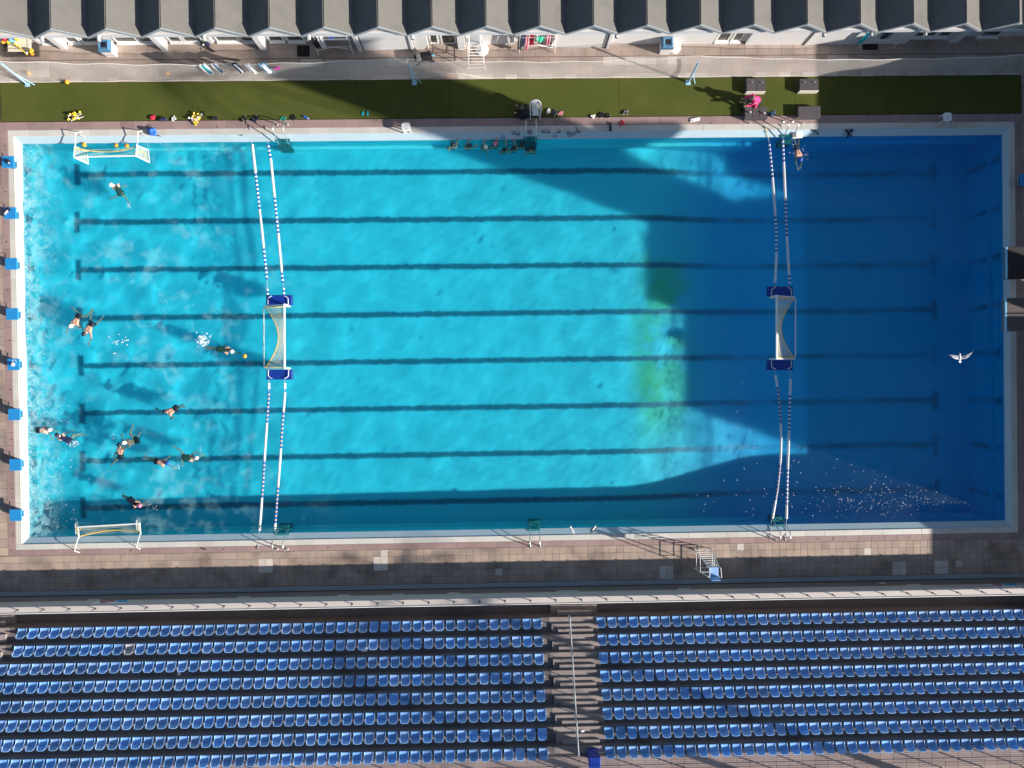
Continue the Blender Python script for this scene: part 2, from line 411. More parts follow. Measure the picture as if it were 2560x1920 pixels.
# lane lines on the floor (eight), each a bar with a cross bar at both ends, and end wall targets
LANE_Y = [10.90, 8.42, 5.93, 3.44, .96, -1.52, -3.98, -6.46]
for y in LANE_Y:
    b = MB(); xa, xb = -21.75, 23.7
    xx = [xa, -10, 0] + [6 + .5 * k for k in range(19)] + [18, xb]
    def strip(x0, x1, y0, y1):
        q = sorted({x0, x1} | {x for x in xx if x0 < x < x1})
        for a, c in zip(q[:-1], q[1:]):
            n = max(1, int((c - a) / .11)); X_ = [a + (c - a) * i / n for i in range(n + 1)]; lo = [y0 + rnd.uniform(-.035, .03) for _ in X_]; hi = [y1 + rnd.uniform(-.03, .035) for _ in X_]
            b.add([(x, l_, floor_z(x) + .006) for x, l_ in zip(X_, lo)] + [(x, h_, floor_z(x) + .006) for x, h_ in zip(X_, hi)], [(i, i + 1, n + 2 + i, n + 1 + i) for i in range(n)], 'line')
    strip(xa, xb, y - .14, y + .14); strip(xa - .30, xa, y - .55, y + .55); strip(xb, xb + .30, y - .55, y + .55)
    receiver(b.build('lane_line', pool_o))
    for x, sg in ((INN[0], 1), (INN[1], -1)):
        b = MB(); d = .006 * sg; zb = floor_z(x) + .1
        b.add([(x + d, y - .14, -.45), (x + d, y + .14, -.45), (x + d, y + .14, -1.3), (x + d, y - .14, -1.3)], [(0, 1, 2, 3)], 'line')
        b.add([(x + d, y - .28, -.62), (x + d, y - .145, -.62), (x + d, y - .145, -.80), (x + d, y - .28, -.80)], [(0, 1, 2, 3)], 'line')
        b.add([(x + d, y + .145, -.62), (x + d, y + .28, -.62), (x + d, y + .28, -.80), (x + d, y + .145, -.80)], [(0, 1, 2, 3)], 'line')
        b.add([(x + d, y - .14, -1.6), (x + d, y + .14, -1.6), (x + d, y + .14, zb), (x + d, y - .14, zb)], [(0, 1, 2, 3)], 'line')
        receiver(b.build('wall_target', pool_o))
# white overflow grating in slabs, mauve tile band
def slabs(name, m, parent, rect_o, rect_i, step, z, th, gap, mside=None, fine=0.0):
    cache = {}
    def put(x0, x1, y0, y1, mm):
        sx, sy = round(x1 - x0, 3), round(y1 - y0, 3)
        if (sx, sy, mm) not in cache:
            b = MB(); b.box((-sx / 2 + gap, -sy / 2 + gap, -th), (sx / 2 - gap, sy / 2 - gap, 0), mm, .006); cache[(sx, sy, mm)] = b.mesh(name)
        link_part(name, cache[(sx, sy, mm)], parent, ((x0 + x1) / 2, (y0 + y1) / 2, z + rnd.uniform(-.0025, .0025)))
    n = round((rect_o[1] - rect_o[0]) / step); L = (rect_o[1] - rect_o[0]) / n
    for k in range(n):
        x = rect_o[0] + k * L
        put(x, x + L, rect_i[3], rect_o[3], m); put(x, x + L, rect_o[2], rect_i[2], m)
    n = round((rect_i[3] - rect_i[2]) / step); L = (rect_i[3] - rect_i[2]) / n
    for k in range(n):
        y = rect_i[2] + k * L
        put(rect_o[0], rect_i[0], y, y + L, mside or m); put(rect_i[1], rect_o[1], y, y + L, mside or m)
edge = MB(); edge.add(*frame_rings(BAND, COP, -.03, -.03), 'grout'); edge.add(*frame_rings(COP, COP, -.03, -.2), 'coping')
edge_o = struct(edge.build('pool_edge'))
slabs('grating_slab', 'coping', edge_o, OUT, COP, 1.0, .0, .032, .002, 'coping_side')
slabs('edge_tile', 'mauve', edge_o, BAND, OUT, .66, .004, .032, .003)
# drain dots in the band
# ---- water
nx, ny = 760, 304
gx = np.linspace(INN[0] + .004, INN[1] - .004, nx); gy = np.linspace(INN[2] + .004, INN[3] - .004, ny)
X, Y = np.meshgrid(gx, gy)
rs_ = np.random.RandomState(5); Z = np.zeros_like(X)
chop = np.clip((-6.0 - X) / 14.0, 0, 1)                              # livelier where people swim
for k in range(34):
    lam = rs_.uniform(.8, 3.6); a = rs_.uniform(0, 2 * np.pi); kx, ky = np.cos(a) * 2 * np.pi / lam, np.sin(a) * 2 * np.pi / lam
    amp = .0016 * lam ** 1.15
    Z += amp * np.sin(kx * X + ky * Y + rs_.uniform(0, 6.3)) * (.46 + .75 * chop)
for k in range(16):                                                   # fine wind ripple
    lam = rs_.uniform(.38, .6); a = rs_.normal(2.2, .7); kx, ky = np.cos(a) * 2 * np.pi / lam, np.sin(a) * 2 * np.pi / lam
    Z += .0003 * np.sin(kx * X + ky * Y + rs_.uniform(0, 6.3)) * (.7 + .5 * np.sin(.31 * X + .2 * k) * np.cos(.4 * Y + k))
wash = np.clip((INN[0] + 2.2 - X) / 2.2, 0, 1)
Z += wash ** 1.5 * .03 * np.sin(2.1 * Y + 3 * np.sin(.8 * Y) + 4 * X)
Z += WATER
vv = np.stack([X, Y, Z], -1).reshape(-1, 3); ii = np.arange(nx * ny).reshape(ny, nx)
ff = np.stack([ii[:-1, :-1], ii[:-1, 1:], ii[1:, 1:], ii[1:, :-1]], -1).reshape(-1, 4)
me = bpy.data.meshes.new('pool_water'); me.vertices.add(len(vv)); me.vertices.foreach_set('co', vv.ravel())
me.loops.add(ff.size); me.polygons.add(len(ff)); me.loops.foreach_set('vertex_index', ff.ravel())
me.polygons.foreach_set('loop_start', np.arange(len(ff)) * 4); me.polygons.foreach_set('loop_total', np.full(len(ff), 4)); me.polygons.foreach_set('use_smooth', np.ones(len(ff), bool))
me.update(); me.validate()
wm = bpy.data.materials.new('pool_water_clear'); wm.use_nodes = True; t = wm.node_tree; t.nodes.clear()
out = t.nodes.new('ShaderNodeOutputMaterial'); gl = t.nodes.new('ShaderNodeBsdfGlass'); gl.inputs['IOR'].default_value = 1.33; gl.inputs['Roughness'].default_value = .26; gl.inputs['Color'].default_value = (.68, .97, 1.0, 1)
t.links.new(gl.outputs[0], out.inputs['Surface'])
me.materials.append(wm)
wo = bpy.data.objects.new('pool_water', me); COL.objects.link(wo); struct(wo); wo.cycles.is_caustics_caster = True

# ---- turf strip
tf = MB(); seams = [-24.64, -15.2, -7.0, -2.4, 6.1, 15.0, 19.6, 26.5]
TURF = struct(MB().box((-24.64, 13.05, -.05), (26.5, 15.0, -.035), 'rubber').build('turf_underlay'))
for a, b in zip(seams[:-1], seams[1:]):
    q = MB(); q.box((a + .006, 13.085, -.03), (b - .006, 14.985, .012), 'turf', .004); q.build('turf_roll', TURF)

# ---- paving in tiles: up to 300 tiles of a pavement are objects, the rest one joined part
def paving(parent, x0, x1, rows, m, pale, keep, seed):
    """rows: list of (y0, y1, tile_len, z); keep(x, y) ranks tiles, the best 300 become parts"""
    r = random.Random(seed); tiles = []
    for (y0, y1, tl, z) in rows:
        n = round((x1 - x0) / tl); L = (x1 - x0) / n; off = r.uniform(0, L)
        for k in range(n):
            a = x0 + k * L
            tiles.append((a, a + L, y0, y1, z + r.uniform(-.004, .004), pale(a + L / 2, (y0 + y1) / 2, r)))
    tiles.sort(key=lambda q: keep((q[0] + q[1]) / 2, (q[2] + q[3]) / 2))
    cache = {}; stuff = MB()
    for k, (a, b, c, d, z, p) in enumerate(tiles):
        mm = p or m
        if k < 300:
            key = (round(b - a, 3), round(d - c, 3), mm)
            if key not in cache:
                q = MB(); q.box((-(b - a) / 2 + .005, -(d - c) / 2 + .005, -.03), ((b - a) / 2 - .005, (d - c) / 2 - .005, 0), mm, .004); cache[key] = q.mesh('paving_tile')
            link_part('paving_tile', cache[key], parent, ((a + b) / 2, (c + d) / 2, z))
        else: stuff.box((a + .005, c + .005, z - .03), (b - .005, d - .005, z), mm, .004)
    if stuff.v: stuff.build('paving_tile', parent, kind='stuff')
upper = struct(MB().box((-30, 15.0, -.055), (32, 17.3, -.012), 'grout').build('upper_pavement'))
pale_spots = [P(1035, 150), P(990, 150), P(1530, 155), P(1580, 155), P(1610, 160), P(1680, 150), P(1560, 185), P(1650, 188), P(2080, 152), P(2110, 152), P(770, 152), P(1200, 195), P(90, 175), P(100, 160), P(40, 150)]
def pale_up(x, y, r):
    if any(abs(x - p.x) < .5 and abs(y - p.y) < .2 for p in pale_spots) or (15.0 < y < 15.25 and r.random() < .55): return 'paving_pale'
    return None
paving(upper, -26, 28, [(15.0, 15.24, .6, 0), (15.24, 15.66, .54, 0), (15.66, 16.075, .54, 0), (16.105, 16.55, .62, .0), (16.55, 17.0, .62, .0)], 'paving', pale_up, lambda x, y: abs(x) * .02 + abs(y - 15.8), 3)
lower = struct(MB().box((-30, -10.3, -.055), (32, -8.52, -.012), 'grout').build('lower_pavement'))
pl = [(P(2166, 1375), .2), (P(2400, 1412), .25), (P(2360, 1422), .35), (P(1850, 1371), .25), (P(960, 1390), .35), (P(950, 1410), .3), (P(1666, 1430), .3), (P(660, 1410), .3), (P(1250, 1430), .25), (P(2250, 1416), .3)]
def pale_lo(x, y, r):
    return 'paving_pale' if any(abs(x - p.x) < rr and abs(y - p.y) < rr for p, rr in pl) else None
ys = np.linspace(-10.28, -8.53, 6)
paving(lower, -26, 28, [(a, b, .36, 0) for a, b in zip(ys[:-1], ys[1:])], 'paving_low', pale_lo, lambda x, y: abs(x - 2) * .1 + abs(y + 9) * .3, 4)
# side pavements beyond the starting blocks and behind the diving boards
for nm, x0, x1 in (('starting_end_pavement', -29, BAND[0]), ('diving_end_pavement', BAND[1], 33)):
    sp_ = struct(MB().box((x0, -8.50, -.055), (x1, 14.98, -.012), 'grout').build(nm))
    q = MB(); yy = np.arange(-8.5, 14.6, .42)
    for y in yy:
        for x in (np.arange(BAND[0] - .42, x0, -.42) if x1 < 0 else np.arange(BAND[1], x1 - .4, .42)):
            if abs(x) < 27.2: q.box((x + .005, y + .005, -.03), (x + .415, y + .415, rnd.uniform(-.002, .003)), 'paving_low', .004)
    q.build('paving_tile', sp_, kind='stuff')
strip = struct(MB().box((-30, -10.52, -.05), (32, -10.30, .02), 'kerb').build('drain_channel'))
# ================================================================== changing room building
RX0, PITCH = -19.87, 2.4247
YE = 15.99                       # plane of the eave
ZB0, ZB1, ZV, ZR = 2.50, 2.78, 2.84, 3.58     # beam bottom and top, roof valley, ridge
BX0, BX1 = RX0 - 3.5 * PITCH, RX0 + 20.5 * PITCH
bld = thing('changing_room_building', 'long low building with a zigzag roof of many small grey gables beside the turf', 'building', ((BX0 + BX1) / 2, 18, 0))
YB = 24.0
q = MB()
q.box((BX0, 16.95, -.05), (-7.15, YB, ZB0), 'white_wall'); q.box((-7.15, 16.80, -.05), (20.0, YB, ZB0), 'white_wall'); q.box((20.0, 16.95, -.05), (BX1, YB, ZB0), 'white_wall')
q.build('wall', bld)
q = MB(); q.box((BX0, YE, ZB0), (BX1, YB, ZB1), 'beam', .01); q.build('eave_beam', bld)
# gables: each roof slope, gable wall and fascia its own part
def slope(x0, z0, x1, z1, y0, y1, th=.05):
    n = Vector((-(z1 - z0), 0, x1 - x0)).normalized() * th
    if n.z < 0: n = -n
    b = MB(); A = [(x0, y0, z0), (x1, y0, z1), (x1, y1, z1), (x0, y1, z0)]
    T = [tuple(Vector(p) + n) for p in A]
    b.add(A + T, [(3, 2, 1, 0), (4, 5, 6, 7), (0, 1, 5, 4), (1, 2, 6, 5), (2, 3, 7, 6), (3, 0, 4, 7)], 'roof'); return b
for i in range(-3, 21):
    rx = RX0 + i * PITCH; xl, xr = rx - PITCH / 2, rx + PITCH / 2
    slope(xl + .02, ZV, rx - .004, ZR, YE - .12, YB).build('roof_slope', bld)
    slope(rx + .004, ZR, xr - .02, ZV, YE - .12, YB).build('roof_slope', bld)
    q = MB(); q.add([(xl, YE + .07, ZB1 + .002), (xr, YE + .07, ZB1 + .002), (rx, YE + .07, ZR - .01), (xl, YE + .25, ZB1 + .002), (xr, YE + .25, ZB1 + .002), (rx, YE + .25, ZR - .01)],
                    [(0, 1, 2), (5, 4, 3), (0, 3, 4, 1), (1, 4, 5, 2), (2, 5, 3, 0)], 'gable'); q.build('gable_wall', bld)
    for sg in (-1, 1):
        xe = rx + sg * PITCH / 2; b = MB(); y0, y1 = YE - .165, YE - .125; d = .15
        A = [(rx, y0, ZR + .075), (xe - sg * .015, y0, ZV + .06), (xe - sg * .015, y0, ZV + .06 - d), (rx, y0, ZR + .075 - d)]
        b.add(A + [(x, y1, z) for x, y, z in A], [(0, 1, 2, 3), (7, 6, 5, 4), (0, 4, 5, 1), (1, 5, 6, 2), (2, 6, 7, 3), (3, 7, 4, 0)], 'fascia'); b.build('fascia_board', bld)
# rain spouts at some valleys, as they show
for u, v in ((97, 88), (240, 88), (505, 88), (768, 89), (1029, 87), (1543, 82), (2065, 75), (2184, 72), (2320, 70)):
    p = P(u, v, 2.9); b = MB()
    b.tube([(p.x, YE + .02, 2.70), (p.x, YE - .26, 2.66)], .085, 'grey_metal', 10, cap=False)
    b.tube([(p.x, YE + .02, 2.70), (p.x, YE - .255, 2.66)], .070, 'navy', 10); b.build('rain_spout', bld)
# piers and pilasters: (left u, right u, base v, kind)
for u0, u1, v, dep in ((153, 168, 123.5, .45), (407, 420, 128, .5), (519, 535, 109, .22), (653, 668, 127, .5), (-60, -45, 126, .5), (2371, 2392, 107, .45), (98, 108, 111, .2)):
    a, b_ = P(u0, v), P(u1, v); q = MB(); q.box((a.x, a.y, -.04), (b_.x, 17.0, ZB0 - .002), 'white_wall', .0); q.build('pier', bld)
for u0, u1, v in ((897, 907, 130), (1029, 1036, 127), (1515, 1522, 121), (2010, 2016, 113), (1146, 1163, 123)):
    a, b_ = P(u0, v), P(u1, v); q = MB(); q.box((a.x, a.y - .02, -.04), (b_.x, 16.85, ZB0 - .002), 'white_wall', .0); q.build('pier', bld)
# low white wall fronts under the eave (they stand a little forward of the wall behind)
def wallface(u0, u1, v, h, name='wall_panel', yb=16.83):
    a, b_ = P(u0, v), P(u1, v); q = MB(); q.box((a.x, (a.y + b_.y) / 2, -.04), (b_.x, yb, h), 'white_wall', .01); q.build(name, bld)
wallface(911, 1028, 125.5, ZB0 - .004); wallface(1038, 1072, 123, ZB0 - .004); wallface(1165, 1285, 111, ZB0 - .004); wallface(1378, 1512, 118.5, ZB0 - .004); wallface(1524, 1780, 110, ZB0 - .004)
wallface(1862, 2008, 111.5, ZB0 - .004); wallface(2018, 2262, 110.5, ZB0 - .004)
# windows and glazed doors with white frames
def window(u0, u1, y, z0=.12, z1=2.3, name='window', sill=True):
    x0, x1 = P(u0, 107).x, P(u1, 107).x
    f = MB(); t_ = .07
    f.box((x0, y - .05, z0), (x0 + t_, y, z1), 'white_metal'); f.box((x1 - t_, y - .05, z0), (x1, y, z1), 'white_metal')
    f.box((x0 + t_, y - .05, z1 - t_), (x1 - t_, y, z1), 'white_metal'); f.box((x0 + t_, y - .05, z0), (x1 - t_, y, z0 + t_), 'white_metal')
    o = f.build(name, bld)
    p = MB(); p.box((x0 + t_, y - .022, z0 + t_), (x1 - t_, y - .012, z1 - t_), 'glass'); p.build('pane', o)
    if sill:
        s_ = MB(); s_.box((x0 - .03, y - .14, z0 - .10), (x1 + .03, y - .002, z0 - .002), 'white_metal', .01); s_.build('sill', o)
for u0, u1 in ((110, 138), (176, 208), (213, 262), (296, 352), (356, 398), (429, 462), (465, 512), (546, 603), (608, 648), (676, 714), (722, 765), (2276, 2330), (2334, 2368)): window(u0, u1, 16.948)
for u0, u1 in ((1076, 1098), (1104, 1141)): window(u0, u1, 16.798, .06, 2.2, 'glazed_door', False)
for u0, u1 in ((1786, 1818), (1824, 1848)): window(u0, u1, 16.798)
window(2440, 2490, 16.948)
for x in (P(1052, 113).x,):                                           # faded lettering on the white panel, too small to read
    pass

# ================================================================== grandstand
YW = -10.52                       # pool side face of the parapet
TR, TD = .33, .731                # rise and depth of a row
S0 = -11.70                       # front edge of the first seat row
Z0 = 1.25                          # tread of the first row
def seat_y(k): return S0 - TD * k
def tread_z(k): return Z0 + TR * k
def riser_y(k): return S0 + .03 - TD * k
gs = thing('grandstand', 'stepped concrete grandstand carrying eight rows of blue seats along the pool', 'grandstand', (1, -14, 0))
GX0, GX1 = -30, 32
for k in range(8):
    q = MB(); y0, y1 = riser_y(k), (riser_y(k + 1) - .02 if k < 7 else riser_y(7) - 4.2)
    q.box((GX0, y1, tread_z(k) - 1.6 if k else -.05), (GX1, y0, tread_z(k)), 'concrete' if k < 7 else 'concrete', .012); q.build('tier', gs)
# upper walkway paving behind the last row (pink slabs in the sun)
yk = seat_y(7) - .44
slab_cache = {}
q0 = MB(); q0.box((-.295, -.295, -.02), (.295, .295, .012), 'upper_paving', .004); slab_me = q0.mesh('paving_slab')
n_ = 0
for r_ in range(2):
    for c_ in range(-42, 46):
        link_part('paving_slab', slab_me, gs, (c_ * .6 - 1, yk - .3 - r_ * .6 + 14, tread_z(7) + .014 + rnd.uniform(-.003, .003)))
for r_ in range(2, 5):
    pass
q = MB(); q.box((GX0, yk - 3.3, tread_z(7) + .002), (GX1, yk - 1.205, tread_z(7) + .02), 'upper_paving'); q.build('walkway_paving', gs)
# lower walkway behind the parapet
q = MB(); q.box((GX0, riser_y(0) + .003, -.05), (GX1, YW - .34, .56), 'concrete', .0); q.build('walkway', gs)
# aisle steps
def aisle(xa, xb, ks=range(-1, 7)):
    for k in ks:
        base = tread_z(k) if k >= 0 else .56; yr = riser_y(k + 1) + .004; h = (tread_z(k + 1) - base) / 3
        w1 = .12
        b = MB(); b.box((xa + w1, yr, base - .01), (xb - w1, yr + .44, base + h), 'step', .01); b.build('aisle_step', gs)
        b = MB(); b.box((xa + .42, yr, base + h + .001), (xb - .42, yr + .22, base + 2 * h), 'step', .01); b.build('aisle_step', gs)
        b = MB(); b.box((xa, yr - .004 - .30, tread_z(k + 1) + .002), (xb, yr - .006, tread_z(k + 1) + .010), 'step'); b.build('aisle_nosing', gs)
AX0, AX1 = 2.14, 4.68
aisle(AX0, AX1); aisle(-26.3, -23.85)
# parapet wall: stained base, painted top beam, rail
pw = thing('parapet_wall', 'long parapet wall with a sunlit pale top between pool deck and grandstand', 'wall', (1, YW - .17, 0))
HW = 1.56
q = MB(); q.box((GX0, YW - .30, -.05), (GX1, YW - .04, .98), 'walllow'); q.build('wall_base', pw)
q = MB(); q.box((GX0, YW - .34, .982), (GX1, YW, HW), 'walltop', .012); q.build('wall_top', pw)
for u in (610, 995, 1135, 1420, 1710, 2285, 235, 860):
    x = P(u, 1490, .9).x; b = MB(); b.box((x - .55 if u == 1420 else x - .3, YW - .036, .86), (x + .55 if u == 1420 else x + .3, YW + .03, .98), 'walltop', .01); b.build('bracket', pw)
# railing on top
b = MB(); b.tube([(GX0, YW - .29, HW + .30), (GX1, YW - .29, HW + .30)], .024, 'white_metal', 8); rail = b.build('parapet_rail', None)
rl = thing('parapet_railing', 'low white tube railing on short posts along the parapet top', 'railing', (1, YW - .29, HW))
rail.name = 'rail'; rail.parent = rl; rail.location = -Vector(rl.location)
pm = MB(); pm.tube([(0, 0, 0), (0, 0, .30)], .022, 'dark_metal', 6); pm.lathe([(.0, .012), (.05, .012), (.05, 0)], (0, 0, 0), 'dark_metal', 8); pme = pm.mesh('rail_post')
x0 = P(45, 1534, HW).x
for k in range(-3, 47): link_part('rail_post', pme, rl, (x0 + k * 1.2235 - 1, .08, 0))
# two painted panels at each end of the wall
def wall_sign(u0, u1, parts, label, v=1520):
    x0, x1 = P(u0, v, 1.3).x, P(u1, v, 1.3).x
    o = thing('wall_sign', label, 'sign', ((x0 + x1) / 2, YW + .01, 1.28)); W_ = x1 - x0
    for nm, m, a, b_, c, d in parts:
        q = MB(); q.box((x0 + W_ * a, YW + .003, 1.02 + .5 * c), (x0 + W_ * b_, YW + .012 + (.004 if nm != 'panel' else 0), 1.02 + .5 * d), m); q.build(nm, o)
redp = [('panel', 'sign_white', 0, 1, 0, 1), ('colour_field', 'sign_red', .12, .95, .02, .55), ('emblem', 'sign_red', .3, .62, .6, .9)]
blup = [('panel', 'sign_white', 0, 1, 0, 1), ('colour_field', 'sign_blue', .05, .95, .02, .7)]
wall_sign(238, 288, redp, 'red and white sign on the parapet near the starting blocks', 1525)
wall_sign(288, 318, blup, 'blue and white sign on the parapet near the starting blocks', 1525)
wall_sign(2480, 2513, redp, 'red and white sign on the parapet near the diving boards', 1478)
wall_sign(2514, 2548, blup, 'blue and white sign on the parapet near the diving boards', 1478)
# aisle handrail
hr = thing('aisle_handrail', 'long pale tube handrail running up the middle of the aisle steps', 'handrail', (3.4, -14, 1))
ax = P(1424.7, 1545.6, 2.15).x; a = Vector((ax, P(1424.7, 1545.6, 2.15).y, 2.15)); b_ = Vector((P(1447, 1892, 4.45).x, P(1447, 1892, 4.45).y, 4.45))
q = MB(); q.tube([a + Vector((0, .02, -.3)), a, b_, b_ + Vector((0, -.02, -.3))], .032, 'grey_metal', 8); q.build('rail', hr)
for k in range(8):
    t_ = (k + .35) / 8.2; p = a.lerp(b_, t_); q = MB(); q.tube([p, (p.x, p.y, tread_z(min(7, max(0, int((seat_y(0) + .3 - p.y) / TD)))) - .02)], .02, 'grey_metal', 6); q.build('post', hr)

# ------------------------------------------------------------------ seats
def seat_mesh():
    b = MB(); n = 16; ring = []
    hw, dep = .205, .37
    pts = []
    for i in range(n + 1):
        t_ = i / n
        if t_ < .2: x, y = hw, -t_ / .2 * .20
        elif t_ > .8: x, y = -hw, -(1 - t_) / .2 * .20
        else:
            a_ = (t_ - .2) / .6 * math.pi; ca, sa = math.cos(a_), math.sin(a_)
            x = hw * math.copysign(abs(ca) ** .6, ca); y = -.20 - (dep - .20) * abs(sa) ** .6
        back = max(0.0, min(1.0, (-y - .12) / .2)); h = .030 + .225 * back ** 1.4
        pts.append((x, y, h, back))
    inner = [(x * .90, y * .92 + (-.012 if i in (0, n) else 0), .0) for i, (x, y, h, k) in enumerate(pts)]
    top_i = [(x * .95, y * .965 - .045 * k, h) for x, y, h, k in pts]
    top_o = [(x * 1.0, y - .055 * k, h - .004) for x, y, h, k in pts]
    bot = [(x * .97, y * .97, -.03) for x, y, h, k in pts]
    V = inner + top_i + top_o + bot; F = []; N = n + 1
    for i in range(n):
        F += [(i, i + 1, N + i + 1, N + i), (N + i, N + i + 1, 2 * N + i + 1, 2 * N + i), (2 * N + i, 2 * N + i + 1, 3 * N + i + 1, 3 * N + i)]
    c = len(V); V += [(0, -.20, -.018), (0, -.02, -.004), (0, 0, -.03)]
    for i in range(n): F.append((i + 1, i, c))
    F.append((0, n, c + 1)); F.append((c, 0, c + 1)); F.append((n, c, c + 1))
    F += [(0, N, 2 * N, 3 * N), (n, 3 * N + n, 2 * N + n, N + n), (0, 3 * N, c + 2, c + 1), (3 * N + n, n, c + 1, c + 2)]
    F.append(tuple(3 * N + i for i in range(N)) )
    b.add(V, F, 'seat'); return b
sb = seat_mesh(); seat_me = sb.mesh('stadium_seat', smooth=False)
bb = MB(); bb.box((-.2635, -.25, -.05), (.2635, -.20, -.031), 'bracket'); bb.box((-.06, -.27, -.058), (.06, -.19, -.051), 'bracket'); brk_me = bb.mesh('seat_bracket')
ORD = ['first', 'second', 'third', 'fourth', 'fifth', 'sixth', 'seventh', 'eighth', 'ninth', 'tenth', 'eleventh', 'twelfth', 'thirteenth', 'fourteenth', 'fifteenth', 'sixteenth', 'seventeenth', 'eighteenth', 'nineteenth']
TENS = {20: 'twentieth', 30: 'thirtieth', 40: 'fortieth', 50: 'fiftieth'}; TE = {20: 'twenty', 30: 'thirty', 40: 'forty', 50: 'fifty'}
def ordw(n):
    if n <= 19: return ORD[n - 1]
    if n % 10 == 0: return TENS[n]
    return TE[n // 10 * 10] + '-' + ORD[n % 10 - 1]
PS = .5268
places = []
for k in range(8):
    z = tread_z(k) + .055
    xr0 = 4.66 + .006 * k
    xl0 = 1.58 + .012 * k
    for j in range(62):
        for side, x in (('diving', xr0 + j * PS), ('blocks', xl0 - j * PS)):
            edge_x = 28.2 if side == 'diving' else -27.5
            if (side == 'diving' and x > edge_x) or (side != 'diving' and x < (-23.6 if k < 2 else edge_x)): continue
            u = 1253.5 + x * 1775 / (CAM_H - z)
            vis = -20 < u < 2580
            places.append((k, side, j + 1, x, seat_y(k), z, vis))
inview = [p for p in places if p[6]]
inview.sort(key=lambda p: (-p[0], p[2])); single = inview[:300]; rest = [p for p in places if p not in set(single)] if False else None
sset = {(p[0], p[1], p[2]) for p in single}
rowname = {7: 'back row', 6: 'second last row', 5: 'third last row', 4: 'fourth last row', 3: 'fifth last row'}
merged = MB()
for k, side, j, x, y, z, vis in places:
    jx, jr = rnd.uniform(-.012, .012), rnd.uniform(-.03, .03)
    if (k, side, j) in sset:
        o = bpy.data.objects.new('stadium_seat', seat_me); COL.objects.link(o); o.location = (x + jx, y, z); o.rotation_euler = (0, 0, jr)
        tag(o, 'blue seat in the %s, %s from the aisle, %s side' % (rowname[k], ordw(j), side), 'seat', 'blue seats of the grandstand')
        c = bpy.data.objects.new('seat_bracket', brk_me); COL.objects.link(c); c.parent = o
    else:
        ca, sa = math.cos(jr), math.sin(jr)
        m_ = 'seat'
        if k == 1 and side == 'blocks' and j == 38: m_ = 'seat_dirty'
        merged.add([(vx * ca - vy * sa + x + jx, vx * sa + vy * ca + y, vz + z) for vx, vy, vz in sb.v], sb.f, m_)
        merged.add([(vx + x, vy + y, vz + z) for vx, vy, vz in bb.v], bb.f, 'bracket')
mo = merged.build('stadium_seat'); mo['kind'] = 'stuff'; tag(mo, 'rows of blue plastic seats nearer the parapet wall', 'seat', 'blue seats of the grandstand')

# mesh fence behind the last row (its shadow falls on the walkway)
fy, fz = -18.12, tread_z(7)
fn = thing('mesh_fence', 'dark mesh fence along the back walkway behind the last seat row', 'fence', (1, fy, fz))
q = MB(); q.tube([(GX0, fy, fz + 1.15), (GX1, fy, fz + 1.15)], .025, 'dark_metal', 6); q.build('rail', fn)
q = MB(); q.tube([(GX0, fy, fz + .55), (GX1, fy, fz + .55)], .018, 'dark_metal', 6); q.build('rail', fn)
q = MB(); q.tube([(0, 0, 0), (0, 0, 1.2)], .03, 'dark_metal', 6); me_ = q.mesh('post')
for k in range(-16, 18): link_part('post', me_, fn, (k * 1.85 + .4, 0, 0))
q = MB()
for k in range(int((GX1 - GX0) / .09)): q.box((GX0 + k * .09, fy - .004, fz + .06), (GX0 + k * .09 + .009, fy + .004, fz + 1.13), 'dark_metal')
for k in range(10): q.box((GX0, fy - .005, fz + .08 + k * .115), (GX1, fy + .005, fz + .088 + k * .115), 'dark_metal')
q.build('wire_mesh', fn, kind='stuff')

# ================================================================== out of frame: what throws the big shadows
tw = thing('shade_tower', 'unseen tall concrete tower behind the diving boards, added to throw the long shadow', 'tower', (30, 1.6, 0))  # unseen, added and sized to throw the long shadow band
q = MB(); q.box((28.3, .75, -.06), (31.6, 2.75, 10.8), 'brick', .03); q.box((28.3, .75, 10.801), (31.6, 2.75, 17.5), 'brick', .03); q.build('shade_tower_shaft', tw)
q = MB(); q.box((28.2, .65, 17.502), (31.7, 2.85, 17.8), 'brick', .03); q.build('roof', tw)  # top of the added shade tower
for z in (4, 7, 10, 13):
    q = MB(); q.box((28.28, 1.6, z), (28.299, 2.4, z + 1.3), 'glass'); q.build('window', tw)
q = MB(); q.box((27.2, 2.76, 9.7), (31.4, 4.6, 9.95), 'brick', .02); q.build('shade_slab', tw)  # added slab that throws the wedge of shade on the grating
pv = thing('deep_end_shade_block', 'unseen concrete blocks beyond the diving boards, added to shade the deep end', 'building', (32, -3, 0))  # unseen, added and stepped to shade the deep end
q = MB(); q.box((29.2, -3.6, -.06), (34.6, -.32, 8.0), 'brick', .05); q.box((29.2, -.31, -.06), (34.6, .65, 6.6), 'brick', .05); q.box((30.9, -9.3, -.06), (34.6, -3.61, 7.9), 'brick', .05); q.build('wall', pv)  # stepped blocks added for the shade on the deep end
q = MB(); q.box((29.1, -3.65, 8.002), (34.7, -.25, 8.25), 'beam', .03); q.build('roof', pv)  # top of the added deep end shade block
eb = thing('club_building', 'low flat roofed club building north of the diving boards', 'building', (31, 12, 0))
q = MB(); q.box((28.6, 5.2, -.06), (36, 15.6, 5.25), 'white_wall', .03); q.build('wall', eb)
q = MB(); q.box((28.5, 5.1, 5.252), (36.1, 15.7, 5.5), 'beam', .03); q.build('roof', eb)
gh = thing('deck_shade_block', 'unseen block beside the end of the grandstand, added to shade the deck', 'building', (36, -13, 0))  # unseen, added to shade the deck near the diving end
q = MB(); q.box((33.6, -14.4, -.06), (38, -11.8, 5.0), 'white_wall', .03); q.build('wall', gh)  # body of the added deck shade block
